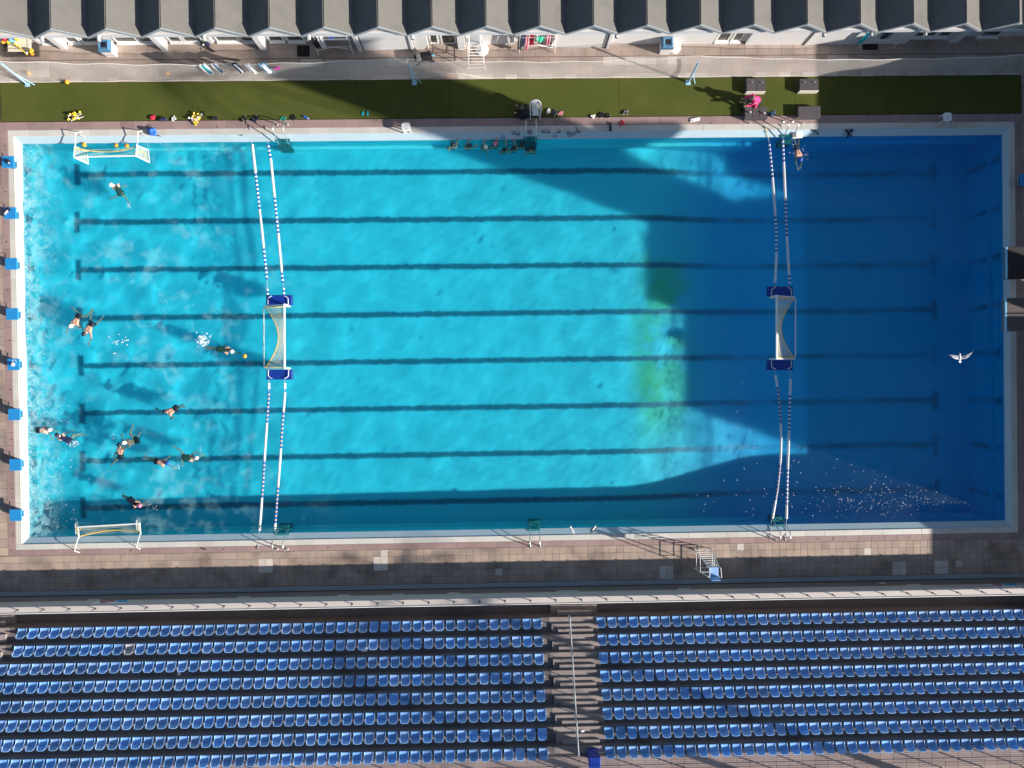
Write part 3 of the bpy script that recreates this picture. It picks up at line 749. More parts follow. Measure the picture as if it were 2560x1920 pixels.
q = MB(); q.box((33.45, -13.6, 5.002), (38.1, -11.2, 5.2), 'beam', .03); q.build('roof', gh)  # top of the added deck shade block
def palm(x, y, h, seed, label, n=16, L=2.6, lean=0.0):
    r = random.Random(seed); o = thing('palm_tree', label, 'tree', (x, y, 0), 'palms outside the pool')
    q = MB(); q.tube([(x, y + lean, -.06), (x + .15, y + lean * .55, h * .5), (x + .1, y + .1, h)], .10 if lean else .2, 'trunk', 10, r2=.05 if lean else .13); q.build('trunk', o)
    q = MB()
    for k in range(n):
        a_ = 2 * math.pi * k / n + r.uniform(-.2, .2); el = r.uniform(-.2, 1.0); dx, dy = math.cos(a_), math.sin(a_); pts = []
        for i in range(7):
            t_ = i / 6; pts.append(Vector((x + .1 + dx * L * t_ * math.cos(el * (1 - t_)), y + .1 + dy * L * t_ * math.cos(el * (1 - t_)), h + L * (math.sin(el) * t_ - .75 * t_ * t_))))
        q.tube(pts, .025, 'frond', 4, r2=.008)
        for i in range(1, 7):
            for sg in (-1, 1):
                for jj in range(2):
                    b0 = pts[i - 1].lerp(pts[i], jj / 2); side = Vector((-dy * sg, dx * sg, -.35)) * (.62 - .06 * i) + Vector((dx, dy, 0)) * .22
                    wv = Vector((dx, dy, 0)) * .045
                    q.add([b0 - wv, b0 + wv, b0 + side], [(0, 1, 2)], 'frond')
    q.build('crown', o)
tr_ = thing('round_tree', 'small round crowned tree beside the shade block', 'tree', (35.2, -17.2, 0)); r_t = random.Random(3)
q = MB(); q.tube([(35.2, -17.2, -.06), (35.3, -17.1, 2.5), (35.1, -17.2, 4.6)], .16, 'trunk', 8, r2=.08); q.tube([(35.28, -17.1, 2.4), (36.0, -16.6, 4.4)], .07, 'trunk', 6, r2=.03); q.tube([(35.25, -17.1, 2.8), (34.4, -17.7, 4.5)], .07, 'trunk', 6, r2=.03); q.build('trunk', tr_)
q = MB()
for k in range(900):
    d = Vector((r_t.gauss(0, 1), r_t.gauss(0, 1), r_t.gauss(0, 1))).normalized() * r_t.uniform(.3, 1) ** .5; c_ = Vector((35.2 + d.x * 1.7, -17.2 + d.y * 1.7, 5.0 + d.z * 1.35)); a1 = Vector((r_t.gauss(0, 1), r_t.gauss(0, 1), r_t.gauss(0, 1))).normalized() * .22; b1 = a1.cross(Vector((r_t.gauss(0, 1), r_t.gauss(0, 1), 1))).normalized() * .14
    q.add([c_ - a1, c_ + b1, c_ + a1, c_ - b1], [(0, 1, 2, 3)], 'frond')
q.build('crown', tr_)
palm(36.0, -3.1, 23.0, 1, 'very tall slender palm beyond the shade tower', 22, 3.0, 3.6)
palm(23.5, -20.3, 12.5, 2, 'palm behind the grandstand nearest the diving end'); palm(17.8, -20.8, 12.0, 3, 'palm behind the grandstand, middle of three'); palm(10.5, -20.6, 10.2, 4, 'palm behind the grandstand nearest the aisle')

# ================================================================== pool equipment
# ---- starting blocks
def starting_block():
    o = thing('starting_block', 'x', 'starting block', (0, 0, 0), 'starting blocks along the end of the pool')
    q = MB(); q.box((-.29, -.285, .54), (.29, .285, .60), 'block_top', .012); q.build('top_plate', o)
    q = MB(); q.box((-.20, -.16, .0), (.02, .16, .538), 'block_base', .02); q.build('pedestal', o)
    q = MB(); q.box((-.50, -.11, .0), (-.202, .11, .26), 'block_base', .015); q.build('foot_step', o)
    q = MB(); q.tube([(.27, -.24, .50), (.33, -.24, .44), (.33, .24, .44), (.27, .24, .50)], .014, 'steel', 6); q.build('grip_bar', o)
    return o
bl_lab = ['blue starting block with a dark cap on it, nearest the turf', 'blue starting block with a striped towel lying across its corner', 'bare blue starting block, third from the turf',
          'bare blue starting block, fourth from the turf', 'blue starting block with a white cap on it', 'bare blue starting block, sixth from the turf', 'bare blue starting block, seventh from the turf', 'bare blue starting block, eighth from the turf, nearest the grandstand']
SB = starting_block(); blocks = []
for i, (u, v) in enumerate(((20, 404.7), (25, 532.6), (27.5, 659.4), (30, 785), (33.6, 911), (35.5, 1036), (38.5, 1162), (38.7, 1288))):
    o = SB if i == 0 else copy_tree(SB); p = P(u, v, .6); o.location = (p.x, p.y, .012); o['label'] = bl_lab[i]; blocks.append(p)
o = copy_tree(SB); p = P(2566, 449, .6); o.location = (p.x, p.y, .012); o.rotation_euler.z = math.pi; o['label'] = 'dark blue starting block at the diving end, cut by the picture edge'
p = blocks[0]; q = MB(); q.ball((p.x + .02, p.y + .02, .675), .10, 'cap_dark', 12, 8, (1, 1, .6)); q.ball((p.x + .06, p.y - .06, .635), .035, 'white_plastic', 8, 6); q.tube(arc((p.x + .02, p.y - .02, .625), .12, 0, 5.2, 12, (1, 0, 0), (0, 1, 0)), .012, 'navy', 6)
tag(q.build('swim_hat', smooth=True), 'dark swim cap and goggles lying on a starting block', 'swim cap')
p = blocks[1]; q = MB(); q.cloth([(p.x - .27, p.y + .0, .622), (p.x - .13, p.y + .10, .64), (p.x + .0, p.y + .22, .63)], (.6, -.8, 0), .22, 'navy', .03, .02, 6, 2); q.cloth([(p.x - .25, p.y - .05, .626), (p.x - .14, p.y + .02, .66), (p.x - .06, p.y + .1, .645)], (.6, -.8, 0), .12, 'white_cloth', .02, .02, 5, 3)
tag(q.build('striped_towel'), 'navy and white striped towel on a starting block', 'towel')
p = blocks[4]; q = MB(); q.ball((p.x + .02, p.y, .675), .10, 'cap_white', 12, 8, (1, 1, .65)); q.tube(arc((p.x + .05, p.y + .12, .62), .1, 0, 4, 9, (1, 0, 0), (0, 1, 0)), .010, 'white_cloth', 6)
tag(q.build('swim_hat', smooth=True), 'white cap with strings on the fifth starting block', 'swim cap')

# ---- lane ropes
def lane_rope(path, pieces, label, seed, red=False):
    """path in photo pixels; the discs run along it, in alternating colours"""
    pts = [P(u, v, WATER + .03) for u, v in path]
    seg = [(a - b).length for a, b in zip(pts[1:], pts[:-1])]; tot = sum(seg)
    def at(s):
        for a, b, l in zip(pts[:-1], pts[1:], seg):
            if s <= l: return a.lerp(b, s / l), (b - a).normalized()
            s -= l
        return pts[-1], (pts[-1] - pts[-2]).normalized()
    o = thing('lane_rope', label, 'lane rope', pts[0], 'lane ropes across the pool')
    q = MB(); q.tube([pts[0] + Vector((0, 0, .28)) if False else pts[0]] + pts[1:], .012, 'grey_metal', 5); q.build('cable', o)
    r = random.Random(seed); W_, B_ = MB(), MB()
    for s0, s1 in pieces:
        s = s0 * tot; ph = r.uniform(0, 3)
        while s < s1 * tot:
            p, d = at(s); grp = int((s + ph) / 1.9) % 2; k = int(s / .105)
            col = 'float_white' if grp == 0 else ('float_blue' if k % 2 == 0 else ('float_red' if red else 'float_white'))
            (W_ if col != 'float_blue' else B_).tube([p - d * .034, p + d * .034], .068 if grp == 0 else .062, col, 8)
            s += .105
    W_.build('white_float', o, kind='stuff')
    if B_.v: B_.build('blue_float', o, kind='stuff')
    return o
# each rope starts at its deck anchor
def rope(path, cut, label, seed, red=False): return lane_rope(path, cut, label, seed, red)
rope([(629, 352), (631, 362), (635, 400), (643, 470), (653, 560), (661, 640), (667, 695), (669, 742)], [(.03, .885), (.955, .99)], 'lane rope at the turf side of the near goal, outermost', 1)
rope([(668, 350), (670, 362), (677, 400), (686, 490), (696, 590), (705, 690), (709, 720), (710, 742)], [(.03, .91), (.95, .99)], 'lane rope at the turf side of the near goal, towards mid pool', 2)
rope([(672, 948), (672, 982), (669, 1030), (662, 1130), (656, 1230), (649, 1322), (647, 1334)], [(.03, .06), (.085, .975)], 'lane rope at the grandstand side of the near goal, outermost', 3, True)
rope([(712, 948), (712, 984), (706, 1060), (700, 1150), (694, 1230), (687, 1322), (686, 1334)], [(.03, .06), (.09, .975)], 'lane rope at the grandstand side of the near goal, towards mid pool', 4, True)
rope([(1921, 347), (1923, 358), (1930, 430), (1937, 520), (1941, 580), (1941, 640), (1938, 705), (1938, 722)], [(.03, .96)], 'lane rope at the turf side of the far goal, towards mid pool', 5)
rope([(1956, 338), (1957, 352), (1960, 420), (1964, 510), (1967, 590), (1971, 660), (1974, 703), (1974, 722)], [(.03, .96)], 'lane rope at the turf side of the far goal, nearer the deep end', 6)
rope([(1937, 925), (1939, 942), (1946, 980), (1951, 1040), (1953, 1090), (1951, 1150), (1944, 1220), (1932, 1290), (1928, 1306)], [(.04, .97)], 'slack lane rope at the grandstand side of the far goal', 7, True)
rope([(1976, 925), (1976, 950), (1974, 1030), (1971, 1120), (1968, 1200), (1966, 1295), (1966, 1303)], [(.065, .98)], 'straight lane rope at the grandstand side of the far goal', 8)
for i, (a, b, lab) in enumerate((((624, 316), (629, 352), 'rope strap at the turf side, nearest the starting blocks'), ((664, 316), (668, 350), 'rope strap at the turf side, second from the starting blocks'), ((644, 1372), (647, 1334), 'rope strap at the grandstand side, nearest the starting blocks'),
                   ((683, 1362), (686, 1334), 'rope strap at the grandstand side, second from the starting blocks'), ((1914, 318), (1921, 347), 'yellow rope strap by the right hand turf ladder'), ((1954, 312), (1956, 338), 'rope strap beside the rail of the deep end turf ladder'),
                   ((1925, 1342), (1928, 1306), 'rope strap by the deep end grandstand ladder, mid pool side'), ((1964, 1345), (1966, 1303), 'rope strap by the deep end grandstand ladder, far side'))):
    A, B = P(*a, .06), P(*b, WATER + .03); q = MB(); q.tube([(A.x, A.y, .004), A], .03, 'steel', 8); q.tube([A, A.lerp(B, .45) + Vector((0, 0, .03)), B], .013, 'yellow_cord' if i == 4 else 'grey_metal', 6); q.ball(A.lerp(B, .4) + Vector((0, 0, .03)), .035, 'grey_metal', 8, 5)
    tag(q.build('rope_strap'), lab.replace('right hand', 'deep end'), 'strap', 'straps holding the lane ropes')

# ---- water polo goals (local: back towards +x, width along y, water at z = 0)
def net_patch(mb, c00, c10, c11, c01, nu, nv, r, m, sag=0.0, lift=0.0):
    c00, c10, c11, c01 = map(Vector, (c00, c10, c11, c01))
    def pt(a, b):
        p = c00.lerp(c10, a).lerp(c01.lerp(c11, a), b); k = math.sin(math.pi * b)
        return p + Vector((-sag * k * a, 0, -lift * math.sin(math.pi * a) * k))
    for i in range(nu + 1): mb.tube([pt(i / nu, j / 12) for j in range(13)], r, m, 3, cap=False)
    for j in range(nv + 1): mb.tube([pt(i / 4, j / nv) for i in range(5)], r, m, 3, cap=False)
    return [pt(1, j / 12) for j in range(13)]
def floating_goal(loc, rz, label, H=.90, Wd=3.05, D=1.25):
    o = thing('water_polo_goal', label, 'goal', loc, 'floating water polo goals', rz); h = Wd / 2
    def part(nm, f, **k):
        q = MB(); f(q); return q.build(nm, o, world=False, **k)
    part('crossbar', lambda q: q.box((-.04, -h, H - .08), (.04, h, H), 'white_metal', .01))
    for s in (-1, 1):
        part('goal_post', lambda q: q.box((-.04, s * h - .04, -.05), (.04, s * h + .04, H - .082 if False else H - .002), 'white_metal', .01) if False else q.box((-.04, s * (h + .001), -.05), (.04, s * (h + .08), H), 'white_metal', .01))
        part('side_bar', lambda q: q.tube([(.04, s * (h + .04), H - .04), (D - .15, s * (h + .04), .30), (D, s * h, .12)], .025, 'white_metal', 8))
        y0 = s * (h + .10)
        part('float', lambda q: q.box((-.15, y0, -.12), (D - .10, y0 + s * .50, .09), 'pontoon', .03))
        for (xa, xb) in ((-.02, .20), (D - .45, D - .23)) if False else ((.02, .22), (D - .22, D - .42)):
            part('grab_rail', lambda q: q.tube([(xa, y0 + s * .02, .14), (xa, y0 + s * .32, .16)] + [(xa + (xb - xa) * t, y0 + s * (.32 + .12 * math.sin(t * math.pi / 2)), .16) for t in (.3, .6, 1)], .018, 'white_metal', 6))
    part('back_bar', lambda q: q.tube([(D - .10, -h - .02, .12), (D, -h + .12, .12), (D, h - .12, .12), (D - .10, h + .02, .12)], .028, 'white_metal', 8))
    q = MB(); edge = net_patch(q, (.02, -h + .02, H - .05), (D - .12, -h + .05, .16), (D - .12, h - .05, .16), (.02, h - .02, H - .05), 13, 26, .0085, 'goal_net', sag=.62, lift=.02)
    for s in (-1, 1): net_patch(q, (.02, s * h, H - .05), (D - .12, s * h, .18), (.9, s * h, .02), (.02, s * h, .02), 16, 8, .005, 'goal_net')
    q.build('net', o, world=False)
    q = MB(); q.tube(edge, .022, 'yellow_cord', 5); q.tube([(.0, -h, .05), (D, -h + .05, .17)], .012, 'yellow_cord', 5); q.tube([(.0, h, .05), (D, h - .05, .17)], .012, 'yellow_cord', 5)
    for s in (-1, 1): q.tube([(.05, s * (h - .02), H - .09), (D * .5, s * (h - .02), .48), (D - .1, s * (h - .03), .17)], .02, 'yellow_cord', 5)
    q.build('net_edge_cord', o, world=False)
    return o
p = P(711, 841, WATER + .86); floating_goal((p.x, p.y, WATER), math.pi - .012, 'floating white goal with blue floats facing mid pool, in the sunlit part')
p = P(1941.5, 818, WATER + .86); floating_goal((p.x, p.y, WATER), -.012, 'floating white goal with blue floats in the shaded deep part')

def stored_goal(loc, rz, label, cord):
    """goal hung at the pool side by two arms that reach back over the deck (local: deck towards +y)"""
    o = thing('side_goal', label, 'goal', loc, 'goals parked at the pool side', rz)
    def part(nm, f):
        q = MB(); f(q); return q.build(nm, o, world=False)
    L_ = 1.52
    part('crossbar', lambda q: q.box((-L_, -.03, .52), (L_, .03, .58), 'white_metal', .01))
    for s in (-1, 1):
        part('goal_post', lambda q: q.tube([(s * L_, .0, .55), (s * L_ + .40, -.17, .0)], .038, 'white_metal', 8))
        part('side_frame', lambda q: q.tube([(s * L_, 0, .55), (s * L_ + .02, .55, .50), (s * L_ + .40, .42, .12), (s * L_ + .42, -.10, .06)], .022, 'white_metal', 8))
        part('deck_arm', lambda q: (q.tube([(s * L_ + .06, .55, .50), (s * L_ + .18, 1.15, .66), (s * L_ + .22, 1.42, .05 - WATER * 0 + .0)], .024, 'white_metal', 8)))
        part('arm_foot', lambda q: q.tube([(s * L_ + .20, 1.15, .30), (s * L_ + .46, 1.04, .27)], .02, 'white_metal', 8))
    def nets(q):
        for s in (-1, 1): net_patch(q, (s * L_, .02, .53), (s * L_, .52, .48), (s * L_ + .36, .40, .10), (s * L_ + .38, -.12, .05), 8, 9, .006, 'goal_net' if cord < 2 else 'yellow_cord')
        net_patch(q, (-L_, .0, .5), (-L_ + .4, .50, .1), (L_ - .2, .50, .1), (L_, .0, .5), 5, 40, .0035, 'goal_net', sag=0, lift=.3)
    part('net', nets)
    part('net_edge_cord', lambda q: (q.tube([(-L_ + x * 2 * L_, .48 - .16 * math.sin(math.pi * x), .48 - .25 * math.sin(math.pi * x)) for x in [k / 14 for k in range(15)]], .024, 'yellow_cord', 6), q.tube([(L_ - .1, .1, .5), (L_ + .2, .3, .3), (L_ + .3, .1, .2)], .02, 'yellow_cord', 5)))
    return o
p = P(262, 391, WATER + .55); stored_goal((p.x, p.y, WATER), .012, 'white goal frame with yellow net parked at the turf side, holding three balls', 1)
p = P(275, 1313, WATER + .55); stored_goal((p.x - .05, p.y, WATER), math.pi + .04, 'white goal frame with tangled yellow net parked at the grandstand side', 1)
def ball(u, v, z, label, m='orange', r=.11, grp='water polo balls', name='ball'):
    p = P(u, v, z + r); q = MB(); q.ball((p.x, p.y, z + r), r, m, 16, 10)
    for a_ in (0, math.pi / 2): q.tube(arc((p.x, p.y, z + r), r * 1.003, 0, 2 * math.pi, 20, (math.cos(a_), math.sin(a_), 0), (0, 0, 1)), .004, 'suit_dark', 4, cap=False)
    return tag(q.build(name, smooth=True), label, 'ball', grp)
ball(210, 362, WATER - .06, 'orange ball floating behind the parked goal, nearest the starting blocks'); ball(291, 364, WATER - .06, 'orange ball floating behind the parked goal, middle of three'); ball(317, 364.5, WATER - .06, 'orange ball floating behind the parked goal, farthest from the starting blocks')
ball(611.5, 890, WATER - .05, 'orange ball just ahead of the swimmer by the near goal')
ball(71, 183, 0, 'orange ball behind the net by its end post'); ball(167, 205, 0, 'orange ball at the edge of the turf'); ball(418, 183, 0, 'pale orange ball behind the net, alone on the paving')

# ---- ladders
def ladder(u0, u1, vb, side, label, low=False):
    a, b = P(u0, vb, 0), P(u1, vb, 0); xc = (a.x + b.x) / 2; hw_ = abs(b.x - a.x) / 2; yw = INN[3] if side > 0 else INN[2]; s = side
    o = thing('pool_ladder', label, 'ladder', (xc, a.y, 0), 'pool ladders'); yb = a.y
    for x in (xc - hw_, xc + hw_):
        q = MB(); d = abs(yb - yw)
        pts = [(x, yb, 0), (x, yb, .42), (x, yb - s * .05, .60), (x, yb - s * .22, .70), (x, yb - s * .5, .70), (x, yb - s * (d - .1), .42), (x, yw - s * .14, -.1), (x, yw - s * .16, -1.2)]
        q.tube(pts, .024, 'steel', 8); q.lathe([(0, .02), (.06, .02), (.07, .0)], (x, yb, .004), 'steel', 12); receiver(q.build('hand_rail', o, smooth=True))
    for k in range(4):
        q = MB(); z = -.30 - .27 * k; y = yw - s * (.10 if k == 0 else .16); q.box((xc - hw_ - .06, y, z - .03), (xc + hw_ + .06, y - s * (.26 if k == 0 else .20), z), 'teal', .008); receiver(q.build('step', o))
    q = MB(); q.box((xc - hw_ - .08, yw - s * .02, -.26), (xc + hw_ + .08, yw + s * .10, -.12), 'teal', .01); q.build('mounting_plate', o)
ladder(693, 718, 311, 1, 'steel pool ladder with teal steps on the turf side, sunlit'); ladder(1313.5, 1338.5, 305, 1, 'steel pool ladder with teal steps on the turf side, where swimmers gather'); ladder(1958, 1981, 303, 1, 'steel pool ladder with teal steps on the turf side near the diving end')
ladder(692, 718, 1373, -1, 'steel pool ladder with teal steps on the grandstand side, nearest the starting blocks'); ladder(1324, 1348, 1365, -1, 'steel pool ladder with teal steps halfway along the grandstand side'); ladder(1938, 1962, 1350, -1, 'steel pool ladder with teal steps on the grandstand side near the diving end')

# ---- diving platforms at the deep end
dp = thing('diving_platform', 'dark diving platform with a pale front edge reaching over the deep end', 'diving board', (25, 6, 3), 'diving platforms')
a, b_ = P(2519, 617, 3.0), P(2519, 697, 3.0); q = MB(); q.box((a.x, b_.y, 2.72), (29.5, a.y, 3.0), 'rubber', .01); q.build('deck', dp)
q = MB(); q.box((a.x - .09, b_.y, 2.93), (a.x - .002, a.y, 3.01), 'sky_cloth', .01); q.build('front_edge', dp)
q = MB(); q.box((27.3, b_.y + .1, -.06), (28.0, a.y - .1, 2.718), 'brick'); q.build('support', dp)
dp = thing('diving_platform', 'brown boarded diving platform reaching over the deep end, nearer the grandstand', 'diving board', (25, 3.2, 5), 'diving platforms')
a, b_ = P(2517, 745, 5.0), P(2517, 828, 5.0)
q = MB(); q.box((a.x, b_.y, 4.7), (27.9, a.y, 4.985), 'concrete'); q.build('deck', dp)
for k in range(5):
    y0 = b_.y + (a.y - b_.y) * k / 5; y1 = b_.y + (a.y - b_.y) * (k + 1) / 5; q = MB(); q.box((a.x, y0 + .004, 4.986), (27.8, y1 - .004, 5.006), 'brown', .003); q.build('plank', dp)
q = MB(); q.box((a.x - .08, b_.y, 4.94), (a.x - .002, a.y, 5.01), 'sky_cloth', .01); q.build('front_edge', dp)
q = MB(); q.box((26.9, b_.y + .15, -.06), (27.6, a.y - .15, 4.698), 'brick'); q.build('support', dp)
for s, y in ((1, a.y - .04), (-1, b_.y + .04)):
    q = MB(); q.tube([(a.x + 1.2, y, 5.0), (a.x + 1.2, y, 5.9), (27.8, y, 5.9)], .025, 'dark_metal', 6); q.tube([(a.x + 1.2, y, 5.45), (27.8, y, 5.45)], .02, 'dark_metal', 6); q.build('guard_rail', dp)

# ================================================================== turf side
# ---- long net on three posts
NY = 15.03
posts = [P(69, 211), P(1036, 207), P(1720, 207)]; pxs = [-27.5, posts[0].x, posts[1].x, posts[2].x, 26.8]
lab = ['pale blue net post leaning at the starting block end', 'pale blue net post in the middle of the long net', 'pale blue net post at the diving end of the long net']
for p, l, tp in zip(posts, lab, (P(2, 158, 2.15), P(1023, 161, 2.15), P(1747, 155, 2.15))):
    o = thing('net_post', l, 'post', (p.x, p.y, 0), 'posts of the long net')
    q = MB(); q.tube([(p.x, p.y, 0), (tp.x, tp.y, 2.15)], .045, 'blue_post', 8); q.build('pole', o)
    q = MB(); q.box((p.x - .12, p.y - .12, .012), (p.x + .12, p.y + .12, .03), 'blue_post', .005); q.build('base_plate', o)
    q = MB(); q.tube([(p.x + .35, p.y - .04, .014), (p.x + (tp.x - p.x) * .45, p.y + .1, .97)], .022, 'blue_post', 6); q.build('brace', o)
def topz(x):
    for a, b in zip(pxs[:-1], pxs[1:]):
        if a <= x <= b:
            t_ = (x - a) / (b - a); L = b - a; zz = 2.05 - .55 * 4 * t_ * (1 - t_) * min(1, L / 14)
            return zz + .035 * abs(math.sin(x * 1.1))
    return 1.9
def bulge(x, t_): return .22 * math.sin(math.pi * t_) * math.sin(.5 * x + 1) + .05 * math.sin(2.3 * x)
def botz(x): return .03 + (.55 * math.exp(-((x + 2.2) / 1.3) ** 2))
def npt(x, t_):
    z0, z1 = botz(x), topz(x); fold = .75 * math.exp(-((x + 2.6) / 1.1) ** 2)
    return Vector((x, NY + bulge(x, t_) * .5 + .12 * t_, z0 + (z1 - z0) * t_ * (1 - fold * .3)))
ln = thing('long_net', 'long white ball net hanging on posts between turf and terrace', 'net', (0, NY, 0))
q = MB(); hw_ = .0078
x = -27.2; X1 = 26.7
def rib(pts, wv, m):
    vs = [p + wv for p in pts] + [p - wv for p in pts]; n = len(pts); q.add(vs, [(i, i + 1, n + i + 1, n + i) for i in range(n - 1)], m)
while x < X1:
    rib([npt(x + .18 * k / 6, k / 6) for k in range(7)], Vector((hw_, 0, 0)), 'net'); x += .058
for j in range(31):
    rib([npt(-27.2 + k * .3, j / 30) for k in range(180)], Vector((0, -hw_ * .7, hw_ * .7)), 'net')
q.build('mesh', ln)
q = MB(); q.tube([npt(-27.2 + k * .3, 1) for k in range(180)], .014, 'net', 5); q.build('top_rope', ln)
q = MB(); q.tube([npt(-27.2 + k * .3, 0) for k in range(180)], .014, 'net', 5); q.build('bottom_rope', ln)
# towels and boards hung on the net
for i, (u, dx, m1, m2, lab) in enumerate(((505, .30, 'white_cloth', 'teal_cloth', 'white and green towel hung over the net, nearest the starting blocks'), (535, .22, 'white_cloth', 'jean', 'white towel with a dark stripe hung over the net'), (586, .20, 'navy', 'white_cloth', 'navy swimsuit hung over the net'),
                                (618, .22, 'white_cloth', 'white_cloth', 'plain white towel hung slantwise over the net'), (656, .30, 'sky_cloth', 'white_cloth', 'light blue towel hung over the net'))):
    p = P(u, 175, 1.5); z = topz(p.x); y = npt(p.x, 1).y; q = MB()
    q.cloth([(p.x - .02, y + .10, z - .35), (p.x, y + .05, z + .01), (p.x + .02, y - .01, z + .03), (p.x + .08, y - .07, z - .02), (p.x + .22, y - .15, z - .62)], (1, .15, 0), dx + .04, m1, .02, .04, 6, i)
    q.cloth([(p.x + .03, y - .035, z + .045), (p.x + .11, y - .11, z - .02), (p.x + .24, y - .19, z - .5)], (1, .15, 0), dx * .5, m2, .015, .03, 5, i + 9)
    tag(q.build('towel'), lab, 'towel', 'towels hung on the long net')
p = P(689, 178, 1.4); q = MB(); q.obox((p.x, npt(p.x, 1).y - .10, 1.28), .16, .07, .62, .35, 'magenta', .01, .5); q.obox((p.x + .11, npt(p.x, 1).y - .12, 1.27), .10, .06, .58, .35, 'magenta', .01, .5); tag(q.build('swim_board'), 'magenta swim board hung on the net', 'swim board')

# ---- grey platforms
def platform(u0, u1, v0, v1, n, label, edge):
    z = .30; a, b = P(u0, v0, z), P(u1, v1, z); o = thing('step_platform', label, 'platform', ((a.x + b.x) / 2, (a.y + b.y) / 2, .012), 'dark grey platforms on the turf')
    L_ = (b.x - a.x) / n
    for k in range(n):
        q = MB(); q.box((a.x + k * L_ + .008, b.y + .05, .20), (a.x + (k + 1) * L_ - .008, a.y, z), 'crate', .01); q.build('top_board', o)
    q = MB(); q.box((a.x + .01, b.y + .055, .012), (b.x - .01, a.y - .005, .198), 'crate'); q.build('frame', o)
    q = MB(); q.box((a.x, b.y, .012), (b.x, b.y + .048, z - .004), 'crate_edge' if edge else 'crate', .005); q.build('front_edge', o)
    return (a, b)
platform(1866, 1914, 196, 230, 2, 'grey platform with two boards and a pale front, at the net', True)
platform(1999, 2047, 197, 228, 1, 'grey platform with one wide board and a pale front, at the net', True)
platform(1862, 1918, 267, 296, 3, 'grey platform of three boards at the pool edge, with knobs on top', False)
platform(1995, 2052, 266, 294, 1, 'bare grey platform at the pool edge under the shade line', False)
for (u, v, l) in ((1875, 281, 'white knob on the three board platform, nearer mid pool'), (1910, 283, 'white knob on the three board platform, nearer the deep end')):
    p = P(u, v, .34); q = MB(); q.lathe([(.0, .13), (.03, .125), (.045, .09), (.03, .05), (.022, .0)], (p.x, p.y, .302), 'white_plastic', 12); tag(q.build('knob', smooth=True), l, 'knob', 'white knobs')
for (u, v, l) in ((1880, 207, 'small tap on the two board platform, nearer mid pool'), (1905, 207, 'small tap on the two board platform, nearer the deep end'), (2011, 206, 'small tap on the one board platform, nearer mid pool'), (2037, 206, 'small tap on the one board platform, nearer the deep end')):
    p = P(u, v, .32); q = MB(); q.tube([(p.x, p.y, .302), (p.x, p.y, .36), (p.x - .03, p.y + .02, .375)], .018, 'grey_metal', 6); tag(q.build('tap'), l, 'tap', 'small taps on the platforms')

# ---- plastic stools and chair
def stool(u, v, label, rz=0, tilt=0):
    p = P(u, v, .45); o = thing('plastic_stool', label, 'stool', (p.x, p.y, 0.012), 'white plastic stools', rz)
    q = MB(); pts = []; hw = .215
    for k in range(24):
        a_ = 2 * math.pi * k / 24; c, s = math.cos(a_), math.sin(a_); pts.append((hw * math.copysign(abs(c) ** .5, c), hw * math.copysign(abs(s) ** .5, s)))
    n = 24; V = [(x * .96, y * .96, .448) for x, y in pts] + [(x, y, .43) for x, y in pts] + [(x * .98, y * .98, .39) for x, y in pts]
    q.add(V, [tuple(range(n))] + [(i, (i + 1) % n, n + (i + 1) % n, n + i) for i in range(n)] + [(n + i, n + (i + 1) % n, 2 * n + (i + 1) % n, 2 * n + i) for i in range(n)], 'white_plastic'); q.build('seat', o, world=False)
    for x, y in ((-.05, .02), (.03, .03)):
        q = MB(); q.lathe([(.0, .0), (.018, .0), (.018, -.004)], (x, y, .4515), 'bin_dark', 8); q.build('drain_hole', o, world=False)
    q = MB(); q.obox((-.0, -.11, .4495), .10, .025, .004, .2, 'bin_dark'); q.build('grip_slot', o, world=False)
    for sx in (-1, 1):
        for sy in (-1, 1):
            q = MB(); q.tube([(sx * .14, sy * .14, .40), (sx * .155, sy * .155, 0)], .03, 'white_plastic', 6); q.build('leg', o, world=False)
stool(1015, 317, 'white plastic stool at the pool edge where the shade begins', .15); stool(2369, 292, 'white plastic stool at the shaded end of the turf', .05); stool(2207, 1468, 'white plastic stool against the parapet wall', .0)
